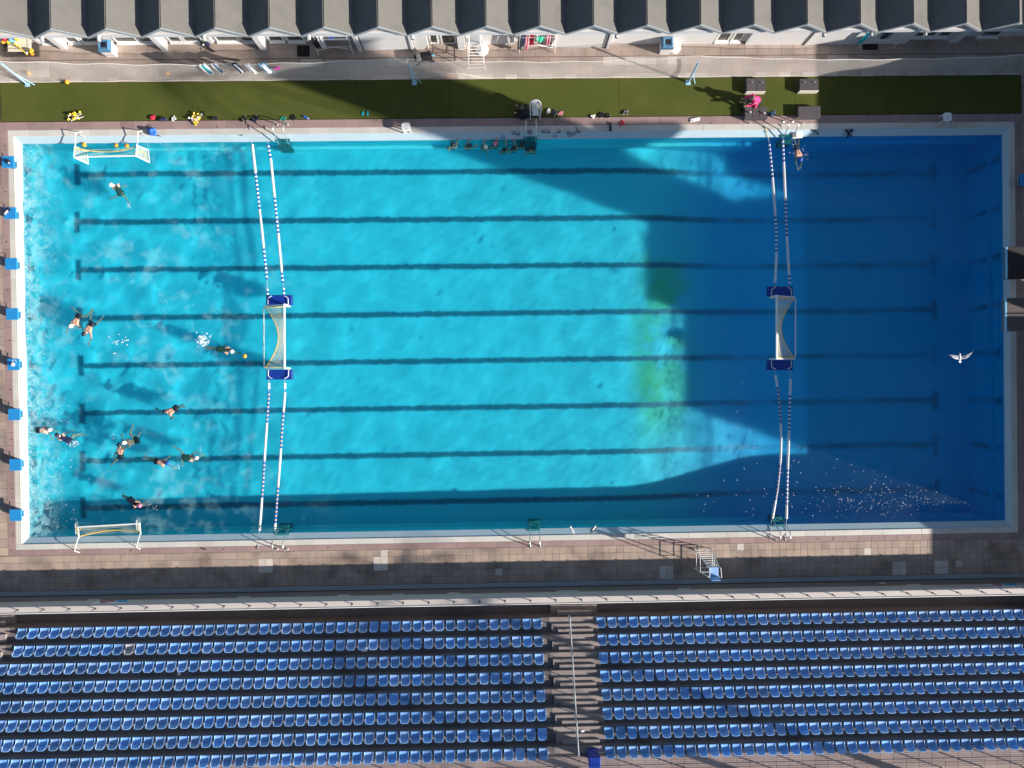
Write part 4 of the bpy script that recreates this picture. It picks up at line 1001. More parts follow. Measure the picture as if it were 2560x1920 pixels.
def armchair(u, v, label):
    p = P(u, v, .42); o = thing('plastic_armchair', label, 'chair', (p.x, p.y, .012))
    def part(nm, f, sm=False):
        q = MB(); f(q); q.build(nm, o, world=False, smooth=sm)
    part('seat', lambda q: q.add([(-.19, -.24, .40), (.19, -.24, .40), (.17, .18, .385), (-.17, .18, .385), (-.19, -.24, .425), (.19, -.24, .425), (.17, .18, .41), (-.17, .18, .41)], [(3, 2, 1, 0), (4, 5, 6, 7), (0, 1, 5, 4), (1, 2, 6, 5), (2, 3, 7, 6), (3, 0, 4, 7)], 'white_plastic'))
    for x0 in (-.155, -.075, .005, .085):
        part('back_slat', lambda q: q.add([(x0, .19, .41), (x0 + .07, .19, .41), (x0 * 1.1 + .075, .34, .80), (x0 * 1.1, .34, .80), (x0, .21, .41), (x0 + .07, .21, .41), (x0 * 1.1 + .075, .36, .80), (x0 * 1.1, .36, .80)], [(3, 2, 1, 0), (4, 5, 6, 7), (0, 1, 5, 4), (1, 2, 6, 5), (2, 3, 7, 6), (3, 0, 4, 7)], 'white_plastic'))
    part('arm_loop', lambda q: q.tube([(-.24, -.26, .60), (-.27, -.05, .64), (-.265, .15, .68)] + [(-.26 * math.cos(a_), .20 + .17 * math.sin(a_), .70 + .13 * math.sin(a_)) for a_ in [k * math.pi / 10 for k in range(11)]] + [(.265, .15, .68), (.27, -.05, .64), (.24, -.26, .60)], .03, 'white_plastic', 8), True)
    for x, y, t_ in ((-.24, -.26, .60), (.24, -.26, .60), (-.2, .24, .44), (.2, .24, .44)): part('leg', lambda q: q.tube([(x, y, t_), (x * 1.02, y * 1.06, 0)], .026, 'white_plastic', 6))
armchair(1338, 277, 'white plastic armchair on the turf by the pool ladder')

# ---- lifeguard chairs (local: ladder side towards -y)
def guard_chair(loc, rz, label, seat_m, H=1.85):
    o = thing('lifeguard_chair', label, 'lifeguard chair', loc, 'white lifeguard chairs', rz)
    def part(nm, f):
        q = MB(); f(q); q.build(nm, o, world=False)
    wb, wt = .43, .26
    for s in (-1, 1):
        part('leg', lambda q: q.tube([(s * wb, -.42, 0), (s * wt, .0, H)], .022, 'white_metal', 6)); part('leg', lambda q: q.tube([(s * wb, .55, 0), (s * wt, .48, H)], .022, 'white_metal', 6))
        part('arm_rest', lambda q: q.tube([(s * wt, .0, H), (s * wt, -.02, H + .28), (s * (wt + .03), .45, H + .30), (s * wt, .50, H + .02)], .018, 'white_metal', 6))
        part('side_rail', lambda q: (q.tube([(s * wb * .93, -.35, .3), (s * wb * .95, .54, .3)], .016, 'white_metal', 6), q.tube([(s * wb * .83, -.24, .8), (s * wb * .80, .52, .8)], .016, 'white_metal', 6)))
    for k in range(8):
        t_ = (k + .6) / 8.4; wv = wb + (wt - wb) * t_; part('rung', lambda q: q.tube([(-wv, -.42 + .42 * t_, H * t_), (wv, -.42 + .42 * t_, H * t_)], .018, 'white_metal', 6))
    for z in (.02, .8): part('back_rail', lambda q: q.tube([(-wb * .9, .54, z), (wb * .9, .54, z)], .016, 'white_metal', 6))
    part('foot_plate', lambda q: [q.tube([(-wt + k * .09, -.02, H - .42), (-wt + k * .09, .16, H - .42)], .008, 'white_metal', 4) for k in range(6)])
    part('seat', lambda q: q.box((-wt + .03, .02, H - .03), (wt - .03, .44, H + .012), seat_m, .01))
    part('backrest', lambda q: q.add([(-wt + .03, .45, H + .05), (wt - .03, .45, H + .05), (wt - .04, .53, H + .42), (-wt + .04, .53, H + .42), (-wt + .03, .48, H + .05), (wt - .03, .48, H + .05), (wt - .04, .56, H + .42), (-wt + .04, .56, H + .42)], [(3, 2, 1, 0), (4, 5, 6, 7), (0, 1, 5, 4), (1, 2, 6, 5), (2, 3, 7, 6), (3, 0, 4, 7)], seat_m))
a = P(1191, 174); guard_chair((a.x, a.y + .44, .0), 0, 'tall white lifeguard chair with a grey seat on the terrace', 'grey_metal')
a = P(1754, 1371); guard_chair((a.x + .05, a.y - .44, 0), math.pi, 'tall white lifeguard chair with a blue seat below the grandstand', 'seat')

# ---- bins
def bin_(u, v, label):
    p = P(u, v, 0); o = thing('litter_bin', label, 'bin', (p.x, p.y, 0), 'white bins with blue lids'); h = .27
    def part(nm, f):
        q = MB(); f(q); q.build(nm, o, world=False)
    part('body', lambda q: q.add([(-h * .9, -h * .9, 0), (h * .9, -h * .9, 0), (h * .9, h * .9, 0), (-h * .9, h * .9, 0), (-h, -h, .62), (h, -h, .62), (h, h, .62), (-h, h, .62)], [(3, 2, 1, 0), (4, 5, 6, 7), (0, 1, 5, 4), (1, 2, 6, 5), (2, 3, 7, 6), (3, 0, 4, 7)], 'white_plastic'))
    k = .13; H0, H1 = .622, .86
    O = [(-h - .02, -h - .02), (h + .02, -h - .02), (h + .02, h + .02), (-h - .02, h + .02)]; T = [(-h * .8, -h * .8), (h * .8, -h * .8), (h * .8, h * .8), (-h * .8, h * .8)]; I = [(-k, -k), (k, -k), (k, k), (-k, k)]
    part('lid', lambda q: q.add([(x, y, H0) for x, y in O] + [(x, y, H0 + .12) for x, y in O] + [(x, y, H1) for x, y in T] + [(x, y, H1 - .03) for x, y in I], [(i, (i + 1) % 4, 4 + (i + 1) % 4, 4 + i) for i in range(4)] + [(4 + i, 4 + (i + 1) % 4, 8 + (i + 1) % 4, 8 + i) for i in range(4)] + [(8 + i, 8 + (i + 1) % 4, 12 + (i + 1) % 4, 12 + i) for i in range(4)], 'bin_blue'))
    part('opening', lambda q: q.box((-k, -k, H1 - .10), (k, k, H1 - .05), 'bin_dark'))
bin_(281, 131, 'white bin with a blue lid near the starting block end of the terrace'); bin_(1660, 124, 'white bin with a blue lid beside a round white base')
p = P(1685, 122, .0); q = MB(); q.lathe([(.0, .30), (.05, .30), (.06, .16), (.28, .12), (.33, .07), (.33, 0)], (p.x, p.y + .05, 0), 'white_plastic', 24); tag(q.build('parasol_base', smooth=True), 'round white parasol base beside a bin', 'parasol base')
p = P(1205, 125, 0); q = MB(); q.lathe([(.0, .30), (.05, .30), (.06, .16), (.27, .12), (.32, .07), (.32, 0)], (p.x, p.y, 0), 'white_plastic', 24); tag(q.build('parasol_base', smooth=True), 'round white parasol base behind the lifeguard chair', 'parasol base')
p = P(1487, 1906, tread_z(7) + .8); o = thing('wheeled_bin', 'blue bin on the back walkway behind the aisle', 'bin', (p.x, p.y, tread_z(7) + .015))
q = MB(); q.box((-.24, -.22, 0), (.24, .22, .74), 'pontoon', .02); q.build('body', o, world=False); q = MB(); q.box((-.26, -.25, .742), (.26, .25, .82), 'pontoon', .03); q.build('lid', o, world=False); q = MB(); q.box((-.2, -.30, .70), (.2, -.252, .76), 'bin_blue', .01); q.build('handle', o, world=False)

# ---- clothes racks under the eave
def rack(u0, u1, vb, clothes, label, H=1.55):
    a, b = P(u0, vb), P(u1, vb); o = thing('clothes_rack', label, 'clothes rack', ((a.x + b.x) / 2, a.y, 0), 'white clothes racks'); y = a.y
    for x in (a.x, b.x):
        q = MB(); q.tube([(x, y, 0), (x, y + .30, H)], .018, 'white_metal', 6); q.build('leg', o)
        q = MB(); q.tube([(x, y + .62, 0), (x, y + .30, H)], .018, 'white_metal', 6); q.build('leg', o)
        q = MB(); q.tube([(x, y + .05, H), (x, y + .55, H)], .014, 'white_metal', 6); q.build('cross_arm', o)
    for k, dy in enumerate((.05, .18, .30, .42, .55)):
        q = MB(); q.tube([(a.x, y + dy, H), (b.x, y + dy, H)], .008 if k != 2 else .014, 'white_metal', 5); q.build('line_bar', o)
    q = MB(); q.tube([(a.x, y + .12, .62), (b.x, y + .12, .62)], .014, 'white_metal', 6); q.build('stretcher', o)
    q = MB(); q.tube([(a.x, y + .1, .3), ((a.x + b.x) / 2, y + .15, .55), (b.x, y + .1, .35)], .014, 'white_metal', 6); q.build('brace', o)
    for i, (u, m, wd, ln_, nm, lb) in enumerate(clothes):
        x = P(u, 105, 1.2).x; yy = y + (.06, .19, .31)[i % 3]
        q = MB(); q.cloth([(x, yy + .06, H - .25), (x, yy + .02, H + .005), (x, yy - .02, H + .012), (x, yy - .05, H - ln_ * .5), (x, yy - .04, H - ln_)], (1, .1, 0), wd, m, .02, .05, 6, int(u))
        tag(q.build(nm), lb, {'garment': 'clothing'}.get(nm, nm), 'washing on the racks')
rack(797, 884, 138, [(790, 'black', .30, .8, 'garment', 'black garment on the rack beside the dark mat'), (803, 'white_cloth', .28, 1.1, 'towel', 'white towel at the end of the rack beside the dark mat'), (830, 'blue_cloth', .22, .45, 'garment', 'bright blue garment on the rack beside the dark mat')], 'white clothes rack beside the dark mat')
rack(1298, 1386, 134, [(1299, 'grey_cloth', .18, 1.2, 'garment', 'grey garment at the end of the full rack'), (1308, 'jean', .20, 1.1, 'towel', 'steel blue towel on the full rack'), (1311, 'sky_cloth', .08, .6, 'garment', 'narrow light blue garment on the full rack'), (1317, 'rose', .18, 1.2, 'towel', 'pink towel on the full rack'),
                       (1330, 'red', .20, .95, 'towel', 'red towel on the full rack'), (1343, 'white_cloth', .26, .6, 'garment', 'white garment on the full rack'), (1351, 'mint', .34, .35, 'garment', 'mint green garment on the full rack'), (1371, 'rose', .22, .95, 'towel', 'pink striped towel near the far end of the full rack'), (1387, 'white_cloth', .14, 1.1, 'towel', 'white towel at the far end of the full rack')], 'white clothes rack full of coloured towels')
rack(2146, 2233, 120, [(2166, 'cyan_rubber', .26, 1.1, 'towel', 'turquoise towel on the shaded rack'), (2190, 'white_cloth', .12, .6, 'garment', 'white garment on the shaded rack'), (2200, 'white_cloth', .12, .5, 'garment', 'short white garment on the shaded rack'), (2212, 'navy', .2, .6, 'garment', 'navy garment on the shaded rack'), (2226, 'grey_cloth', .34, .9, 'towel', 'grey towel on the shaded rack')], 'white clothes rack in the shade at the diving end')
for u0, u1, v0, v1, l in ((743, 774, 114, 142, 'black rubber mat on the terrace near a clothes rack'), (2156, 2194, 99, 125, 'dark mat under the shaded clothes rack')):
    a, b = P(u0, v1), P(u1, v0); q = MB(); q.box((a.x, a.y, .006), (b.x, b.y, .022), 'rubber', .004); tag(q.build('floor_mat'), l, 'mat', 'dark mats on the terrace')
# ---- push chair like trolley, bag heap, ball cart
p = P(1060, 150); o = thing('luggage_trolley', 'black bag on a small trolley with a blue bottle beside the net', 'trolley', (p.x, p.y, 0), None, .22)
def part(nm, f, sm=False, oo=None):
    q = MB(); f(q); return q.build(nm, oo or o, world=False, smooth=sm)
part('bag', lambda q: q.box((-.10, -.17, .28), (.42, .17, .55), 'black', .06)); part('top_pouch', lambda q: q.box((-.36, -.16, .30), (-.11, .16, .52), 'grey_cloth', .04)); part('front_flap', lambda q: q.box((-.44, -.17, .26), (-.365, .17, .46), 'black', .03))
part('bottle', lambda q: q.tube([(.43, -.02, .34), (.56, -.04, .34)], .06, 'sky_cloth', 10)); part('tray', lambda q: q.box((-.36, -.20, .16), (.44, .18, .20), 'brown'))
for sx in (-.34, .42):
    for sy in (-.2, .18): part('wheel', lambda q: q.tube([(sx, sy - .02, .08), (sx, sy + .02, .08)], .08, 'rubber', 12))
    part('leg', lambda q: q.tube([(sx, -.2, .10), (sx, -.2, .3), (sx, .18, .3), (sx, .18, .10)], .014, 'steel', 6))
p = P(517, 117); o = thing('camera_tripod', 'collapsed black tripod and bag lying against the windows', 'tripod', (p.x, p.y, 0))
for a_, L_ in ((-.6, .5), (-.75, .36), (2.4, .25)): part('leg', lambda q: q.tube([(0, 0, .18), (L_ * math.cos(a_), L_ * math.sin(a_), .05)], .035, 'rubber', 8, r2=.028))
part('bag', lambda q: (q.ball((-.06, .10, .16), .17, 'black', 12, 8, (1.1, .9, .9)), q.ball((.1, .06, .14), .12, 'navy', 10, 7))); part('head', lambda q: q.ball((-.05, -.05, .32), .05, 'white_plastic', 10, 7)); part('strap', lambda q: q.tube(arc((-.08, -.14, .04), .14, 2.5, 6.2, 10, (1, 0, 0), (0, 1, 0)), .012, 'grey_cloth', 5))
a, b = P(12, 142), P(101, 142); o = thing('ball_cart', 'cart piled with yellow balls, floats and coloured gear at the terrace corner', 'cart', ((a.x + b.x) / 2, a.y, 0)); ox = b.x - (a.x + b.x) / 2
part('base', lambda q: q.box((-ox, -.02, .02), (ox, .72, .10), 'brown')); part('inner_tray', lambda q: q.box((-ox + .42, .08, .34), (ox - .22, .68, .40), 'cream', .01))
for sx in (-ox, ox - .02):
    for sy in (-.02, .70): part('post', lambda q: q.tube([(sx, sy, .02), (sx, sy, .95)], .018, 'brown', 6))
for sx in (-ox + .02, ox - .04): part('side_rail', lambda q: q.tube([(sx, -.02, .93), (sx, .70, .93)], .014, 'brown', 6))
part('front_rail', lambda q: q.tube([(-ox, -.02, .93), (ox, -.02, .93)], .014, 'brown', 6))
o_cart = Vector(o.location)
r2 = random.Random(4)
def gear(nm, cat, lab, f):
    q = MB(); f(q); q.v = [tuple(Vector(v) + o_cart) for v in q.v]; tag(q.build(nm, smooth=nm == 'ball'), lab, cat, 'gear in the ball cart')
gear('ball', 'ball', 'yellow ball at the outer corner of the ball cart', lambda q: q.ball((ox - .12, .05, .52), .115, 'yellow', 14, 9)); gear('ball', 'ball', 'yellow ball near the wall in the ball cart', lambda q: q.ball((ox - .78, .60, .58), .10, 'yellow', 14, 9)); gear('ball', 'ball', 'orange striped ball low in the ball cart', lambda q: q.ball((ox - .22, .02, .30), .105, 'orange', 14, 9))
for k in range(7): gear('float', 'float', 'small yellow float, %s along the string in the ball cart' % ordw(k + 1), lambda q: q.ball((ox - .95 + k * .085, .42 - k * .075, .46 - .02 * k), .05, 'yellow', 8, 6))
gear('net_bag', 'bag', 'turquoise and blue bag in the ball cart', lambda q: (q.ball((ox - 1.05, .58, .50), .16, 'sky_cloth', 12, 8, (1, .8, .8)), q.ball((ox - .95, .66, .56), .12, 'blue_cloth', 10, 7)))
gear('gear_pile', 'gear', 'dark red and yellow gear at the wall end of the ball cart', lambda q: (q.ball((ox - 1.38, .62, .5), .12, 'red', 10, 7, (1.1, .8, .8)), q.ball((ox - 1.25, .50, .47), .08, 'yellow', 9, 6), q.ball((ox - 1.5, .5, .46), .09, 'orange', 9, 6, (1.3, .8, .8))))
gear('pole_bundle', 'poles', 'bundle of dark poles and straps lying in the ball cart', lambda q: [q.tube([(ox - 1.5 + .09 * k, .46 - .03 * k, .30 + .02 * (k % 3)), (ox - .62 + .05 * k, .0 + .02 * k, .26 + .02 * (k % 2))], .022, ('navy', 'grey_cloth', 'black')[k % 3], 6) for k in range(8)])
gear('white_can', 'can', 'white can at the front of the ball cart', lambda q: q.tube([(ox - .48, .06, .28), (ox - .40, .0, .40)], .05, 'white_plastic', 10))

# ================================================================== people
PENDING = []
def capsule(mb, a, b, ra, rb, m, n=10):
    a, b = Vector(a), Vector(b); mb.ball(a, ra, m, n, 6); mb.ball(b, rb, m, n, 6)
    if (b - a).length > 1e-4: mb.tube([a, b], ra, m, n, r2=rb)
def fuse(mb, name, parent, voxel, smooth=2):
    o = mb.build(name, parent); rm = o.modifiers.new('r', 'REMESH'); rm.mode = 'VOXEL'; rm.voxel_size = voxel; rm.use_smooth_shade = True
    sm = o.modifiers.new('s', 'SMOOTH'); sm.factor = .5; sm.iterations = smooth
    PENDING.append(o); receiver(o); return o
def limb(root, mid, end, l1, l2, drop=-1.0):
    """joint positions with true bone lengths; slack is taken up by sinking (or rising) the joints"""
    root, mid, end = Vector(root), Vector(mid), Vector(end)
    def step(p, q, L):
        d = q - p; h = Vector((d.x, d.y, 0)); hl = min(h.length, L * .97)
        if h.length > 1e-6: h = h.normalized() * hl
        z = math.copysign(math.sqrt(max(L * L - hl * hl, 0)), drop)
        if hl > L * .80: z *= .35
        return p + h + Vector((0, 0, z))
    m = step(root, mid, l1); e = step(m, m + (end - mid), l2)
    return m, e
def person(label, J, skin='skin', cap='cap_white', suit='suit_dark', onepiece=False, zoff=0.0, name='person', group='swimmers in the pool'):
    W0 = WATER + zoff
    if 'up' not in J: J.setdefault('legz', -.26)
    def g(k, dz=0.0):
        v = J[k]
        return P(v[0], v[1], W0 + (v[2] if len(v) > 2 else dz))
    head, sh, pel = g('head', .06), g('sh', -.03), g('pel', -.06)
    sp = sh - pel
    if 'up' in J:                                                 # upright in the water: pelvis straight under the shoulders
        pel = sh + Vector((pel.x - sh.x, pel.y - sh.y, -.46)); sp = sh - pel
    L = sp.length; pel = sh - sp.normalized() * min(max(L, .46), .54)
    if (head - sh).length > .27: head = sh + (head - sh).normalized() * .27
    if (head - sh).length < .18: head = sh + ((head - sh).normalized() if (head - sh).length > .01 else Vector((0, 0, 1))) * .18
    lat = (sh - pel).cross(Vector((0, 0, 1)))
    if 'up' in J: lat = Vector(J['up'])
    lat.z = 0; lat.normalize()
    o = thing(name, label, 'person', (sh.x, sh.y, WATER), group)
    b = MB(); s = skin
    waist = pel.lerp(sh, .42); chest = pel.lerp(sh, .78); hips = [pel + lat * .085, pel - lat * .085]; shd = [sh + lat * .165 - (sh - pel).normalized() * .02, sh - lat * .165 - (sh - pel).normalized() * .02]
    for q in (-1, 1):
        capsule(b, pel + lat * .05 * q, waist + lat * .035 * q, .105, .10, s); capsule(b, waist + lat * .035 * q, chest + lat * .075 * q, .10, .105, s)
    capsule(b, shd[0], shd[1], .062, .062, s); capsule(b, chest, sh, .10, .06, s); capsule(b, sh, sh.lerp(head, .6), .056, .052, s)
    hd = (head - sh).normalized(); b.ball(head, .098, s, 12, 10, (.95, .95, 1.05)); b.ball(head + hd * .02, .09, s, 12, 8)
    face = (Vector(J['face']) if 'face' in J else Vector((0, 0, -1))); face = (face - hd * face.dot(hd) * .6).normalized()
    b.ball(head + face * .098, .018, s, 8, 6); b.ball(head + face * .055 - hd * .055, .045, s, 8, 6)           # nose, chin
    ear = hd.cross(face).normalized()
    for q in (-1, 1): b.ball(head + ear * .095 * q, .02, s, 6, 5)
    # arms, with the near joint taken from the list where the photo shows it
    for q, kh, ke, st in ((0, 'lh', 'le', shd[0]), (1, 'rh', 're', shd[1])):
        drop = J.get('drop_arm', -1.0)
        if kh in J:
            h = g(kh); e = g(ke) if ke in J else st.lerp(h, .52) + (0 if False else Vector((0, 0, 0)))
            st = min(shd, key=lambda t_: (t_ - e).length) if 'cross' in J else st
            el, wr = limb(st, e, h, .29, .26, drop)
            if len(J[kh]) > 2: wr = Vector((wr.x, wr.y, h.z)); el.z = (st.z + wr.z) / 2
        else:
            out = lat * (1 if q == 0 else -1); el = st + out * .16 - Vector((0, 0, .22)); wr = el + (sh - pel).normalized() * .15 - Vector((0, 0, .15)) - out * .05
        capsule(b, st, el, .055, .040, s); capsule(b, el, wr, .040, .028, s)
        d = (wr - el).normalized(); sd = d.cross(Vector((0, 0, 1)));
        if sd.length < .1: sd = lat.copy()
        sd.normalize(); palm_ = wr + d * .07
        capsule(b, wr, palm_, .028, .030, s, 8); b.ball(palm_ + sd * .014, .028, s, 8, 6); b.ball(palm_ - sd * .014, .028, s, 8, 6)
        for f_i, (off, ln_) in enumerate(((-.032, .070), (-.011, .082), (.011, .078), (.031, .060))):
            f0 = palm_ + sd * off + d * .02; f1 = f0 + d * ln_ * .6 + sd * off * .3; f2 = f1 + d * ln_ * .45 - Vector((0, 0, .018)); capsule(b, f0, f1, .0115, .0105, s, 6); capsule(b, f1, f2, .0105, .009, s, 6)
        t0 = wr + d * .03 + sd * .03; t1 = t0 + d * .035 + sd * .035; capsule(b, t0, t1, .013, .0115, s, 6); capsule(b, t1, t1 + d * .03 + sd * .008, .0115, .0095, s, 6)
    sk = []
    for q, kf, kk, st in ((0, 'lf', 'lk', hips[0]), (1, 'rf', 'rk', hips[1])):
        if kf in J:
            f = g(kf, -.12); k = g(kk, -.1) if kk in J else st.lerp(f, .5)
            kn, an = limb(st, k, f, .43, .41, J.get('drop_leg', -1.0))
        else:
            kn = st + (pel - sh).normalized() * .25 + Vector((0, 0, -.33)); an = kn + (pel - sh).normalized() * .12 + Vector((0, 0, -.38))
        if 'legz' in J: kn.z = max(kn.z, W0 + J['legz']); an.z = max(an.z, W0 + J['legz'])
        capsule(b, st, st.lerp(kn, .5), .088, .072, s); capsule(b, st.lerp(kn, .5), kn, .072, .052, s); capsule(b, kn, kn.lerp(an, .35), .05, .054, s); capsule(b, kn.lerp(an, .35), an, .052, .034, s)
        d = (an - kn).normalized(); d2 = (d + Vector((0, 0, .15))).normalized(); capsule(b, an, an + d2 * .09, .036, .036, s, 8); capsule(b, an + d2 * .09, an + d2 * .17, .036, .024, s, 8); capsule(b, an, an - Vector((0, 0, .02)), .036, .03, s, 8)
        sk.append((st, kn))
    fuse(b, 'body', o, .0135)
    # swimsuit follows the trunk, a little proud of it
    c = MB(); e_ = .012
    for q in (-1, 1):
        capsule(c, pel + lat * .05 * q, waist.lerp(pel, .45) + lat * .045 * q, .105 + e_, .102 + e_, suit)
        if onepiece: capsule(c, waist.lerp(pel, .4) + lat * .04 * q, chest + lat * .055 * q, .10 + e_, .098 + e_, suit)
    for st, kn in sk: capsule(c, st, st.lerp(kn, .12 if onepiece else .28), .088 + e_, .083 + e_, suit)
    if onepiece:
        for q in (-1, 1): capsule(c, chest + lat * .06 * q, sh + lat * .07 * q + Vector((0, 0, .02)), .05, .042, suit)
    fuse(c, 'swimsuit', o, .016)
    if cap:
        c = MB(); c.ball(head + hd * .028 - face * .012, .107, cap, 16, 12); c.ball(head - face * .02, .100, cap, 12, 8); co = fuse(c, 'cap' if cap.startswith('cap') else 'hair', o, .012)
    for q in (-1, 1):
        c = MB(); c.ball(head + face * .083 + ear * .036 * q + hd * .012, .016, 'black', 8, 6); c.build('eye', o)
    return o, head
# swimmers in the sunlit end (pixels of the photograph; a third number is the height above the water)
person('swimmer in a white cap and green swimsuit, alone near the turf side', dict(head=(281, 463), sh=(289, 465), pel=(299, 478), lh=(286, 477), rh=(306, 464), lf=(292, 498, -.5), lk=(294, 488), rf=(320, 505), rk=(308, 487)), 'skin_pale', 'cap_white', 'suit_green', True)
person('swimmer in a white cap twisting beside a dark capped swimmer', dict(head=(179, 814), sh=(187, 810), pel=(195, 795), le=(197, 817), lh=(198, 826), re=(168, 818), rh=(164, 829), lk=(215, 792), lf=(232, 773), rk=(194, 783), rf=(182, 772), cross=1), 'skin', 'cap_white', 'suit_dark')
person('swimmer in a dark cap and black trunks seen from behind, arm stretched to the grandstand', dict(head=(210, 835), sh=(219, 829), pel=(228, 813), le=(210, 820), lh=(207, 811), re=(228, 852), rh=(217, 873), lk=(223, 799), lf=(228, 781), rk=(240, 809), rf=(252, 796), cross=1), 'skin', 'cap_dark', 'suit_dark')
person('swimmer in a white cap reaching for the orange ball', dict(head=(579, 878.5), sh=(570, 876.5), pel=(553, 873), rh=(603, 889), re=(588, 884), lh=(556, 866), lf=(514, 866), lk=(532, 869), rf=(517, 872), rk=(534, 873)), 'skin', 'cap_white', 'suit_green', True)
person('swimmer in a white cap and dark trunks closest to the starting block wall', dict(head=(124, 1074.6), sh=(117, 1074.6), pel=(102, 1075), le=(136, 1064), lh=(152, 1069), re=(120, 1089), rh=(129, 1104), lf=(82, 1079), lk=(92, 1077), rf=(80, 1073), rk=(91, 1074)), 'skin_pale', 'cap_white', 'suit_dark')
person('swimmer in a navy cap and navy swimsuit facing the wall swimmer', dict(head=(145, 1088), sh=(153, 1091.5), pel=(168, 1099), re=(138, 1093), rh=(132, 1092), le=(160, 1084), lh=(167, 1080), lk=(186, 1090), lf=(204, 1088), rk=(184, 1085), rf=(196, 1083)), 'skin_pale', 'cap_dark', 'navy', True)
person('swimmer in a white cap with one leg stretched towards the turf', dict(head=(314, 1106.6), sh=(321, 1107), pel=(332, 1104), le=(300, 1106), lh=(298, 1095), re=(319, 1117), rh=(309, 1120), lk=(325, 1086), lf=(332, 1062), rk=(340, 1096), rf=(346, 1088)), 'skin', 'cap_white', 'suit_dark')
person('swimmer in a dark cap clinging to the swimmer with the stretched leg', dict(head=(298, 1113), sh=(302.5, 1121), pel=(302, 1136), le=(288, 1114), lh=(296, 1107), re=(311, 1117), rh=(318, 1110), lk=(287, 1128), lf=(281, 1138), rk=(293, 1146), rf=(281, 1159)), 'skin', 'cap_dark', 'suit_dark')
person('swimmer in a striped dark cap crossing the lane line alone', dict(head=(414.6, 1030), sh=(421, 1032), pel=(434, 1024), lh=(389, 1026), le=(399, 1032), rf=(455, 1017), rk=(444, 1016), lf=(452, 1014), lk=(442, 1019)), 'skin', 'cap_dark', 'suit_dark')
person('swimmer in a blue cap with both arms spread wide', dict(head=(418, 1158), sh=(411, 1158.5), pel=(399, 1155), le=(412, 1139), lh=(427, 1126), re=(428, 1175), rh=(448, 1185), lf=(374, 1140, -.45), lk=(386, 1148, -.3), rf=(372, 1146, -.5), rk=(385, 1152, -.35)), 'skin', 'cap_blue', 'suit_dark')
person('swimmer in a white cap and green swimsuit kicking with spread legs', dict(head=(490.6, 1144.7), sh=(482, 1145.5), pel=(468, 1143.5), lh=(511, 1135), le=(499, 1143), lk=(454, 1127), lf=(437, 1118), rk=(453, 1147), rf=(454, 1158)), 'skin_pale', 'cap_white', 'suit_green', True)
person('swimmer in a pink and white cap nearest the grandstand side', dict(head=(349, 1263.5), sh=(343, 1261.5), pel=(333, 1254), lh=(373, 1253), le=(361, 1259), rh=(366, 1264), re=(357, 1265), lf=(312, 1241), lk=(322, 1247), rf=(310, 1244), rk=(321, 1250)), 'skin', 'cap_pink', 'suit_dark', True)
def wall_swimmer(label, head, sh, cap, suit, skin='skin', lh=None, rh=None, face=(0, 1, -.2), **k):
    J = dict(head=(*head, .10), sh=(*sh, -.08), pel=(sh[0], sh[1] + 3, -.55), up=(1, 0, 0), face=face, drop_leg=-1.0)
    if lh: J['lh'] = lh
    if rh: J['rh'] = rh
    J['lf'] = (sh[0] + 4, sh[1] - 16); J['lk'] = (sh[0] + 6, sh[1] - 12); J['rf'] = (sh[0] - 4, sh[1] - 16); J['rk'] = (sh[0] - 6, sh[1] - 11)
    return person(label, J, skin, cap, suit, True, group='swimmers resting at the turf side wall')
wall_swimmer('dark haired swimmer in green at the shaded wall, first from the starting blocks', (1132.6, 361), (1132, 368), 'dark_hair', 'suit_green', lh=(1143, 354, .02))
wall_swimmer('swimmer in a navy cap at the shaded wall, one arm out along the water', (1173.8, 364), (1170, 370), 'cap_dark', 'suit_green', lh=(1187, 366, .0), rh=(1171, 354, .02))
wall_swimmer('swimmer in a large white cap at the shaded wall', (1214, 367), (1211, 373), 'cap_white', 'suit_green', rh=(1211, 353, .02), lh=(1218, 380))
wall_swimmer('swimmer in a pale patterned cap and black swimsuit tight against the shaded wall', (1237.7, 359), (1237, 367), 'cap_pink', 'black', lh=(1243, 354, .02))
wall_swimmer('dark haired swimmer holding the shaded wall with a straight arm', (1260.5, 374), (1261, 378), 'dark_hair', 'suit_dark', lh=(1265.5, 354, .02))
wall_swimmer('swimmer in a dark cap with white straps holding the shaded wall', (1284, 370.4), (1283, 376), 'cap_dark', 'navy', lh=(1285, 354, .02))
wall_swimmer('dark haired swimmer beside the shaded ladder', (1303, 362), (1302, 369), 'dark_hair', 'suit_green', lh=(1312, 366))
wall_swimmer('swimmer in dark clothing behind the shaded ladder, lowest in the water', (1328, 372), (1326, 379), 'dark_hair', 'navy', face=(0, -1, -.2))
person('diver in a blue cap and navy trunks stretched out near the deep end ladder', dict(head=(2000.5, 398), sh=(1997, 391), pel=(1991.5, 373), lh=(1998, 429), le=(1990.5, 409), rh=(2001, 429), re=(2006, 408), lf=(1988, 353), lk=(1989.5, 362), rf=(1997, 353), rk=(1996, 362), cross=1, legz=-.2), 'skin', 'cap_blue', 'navy', group='swimmers at the deep end')

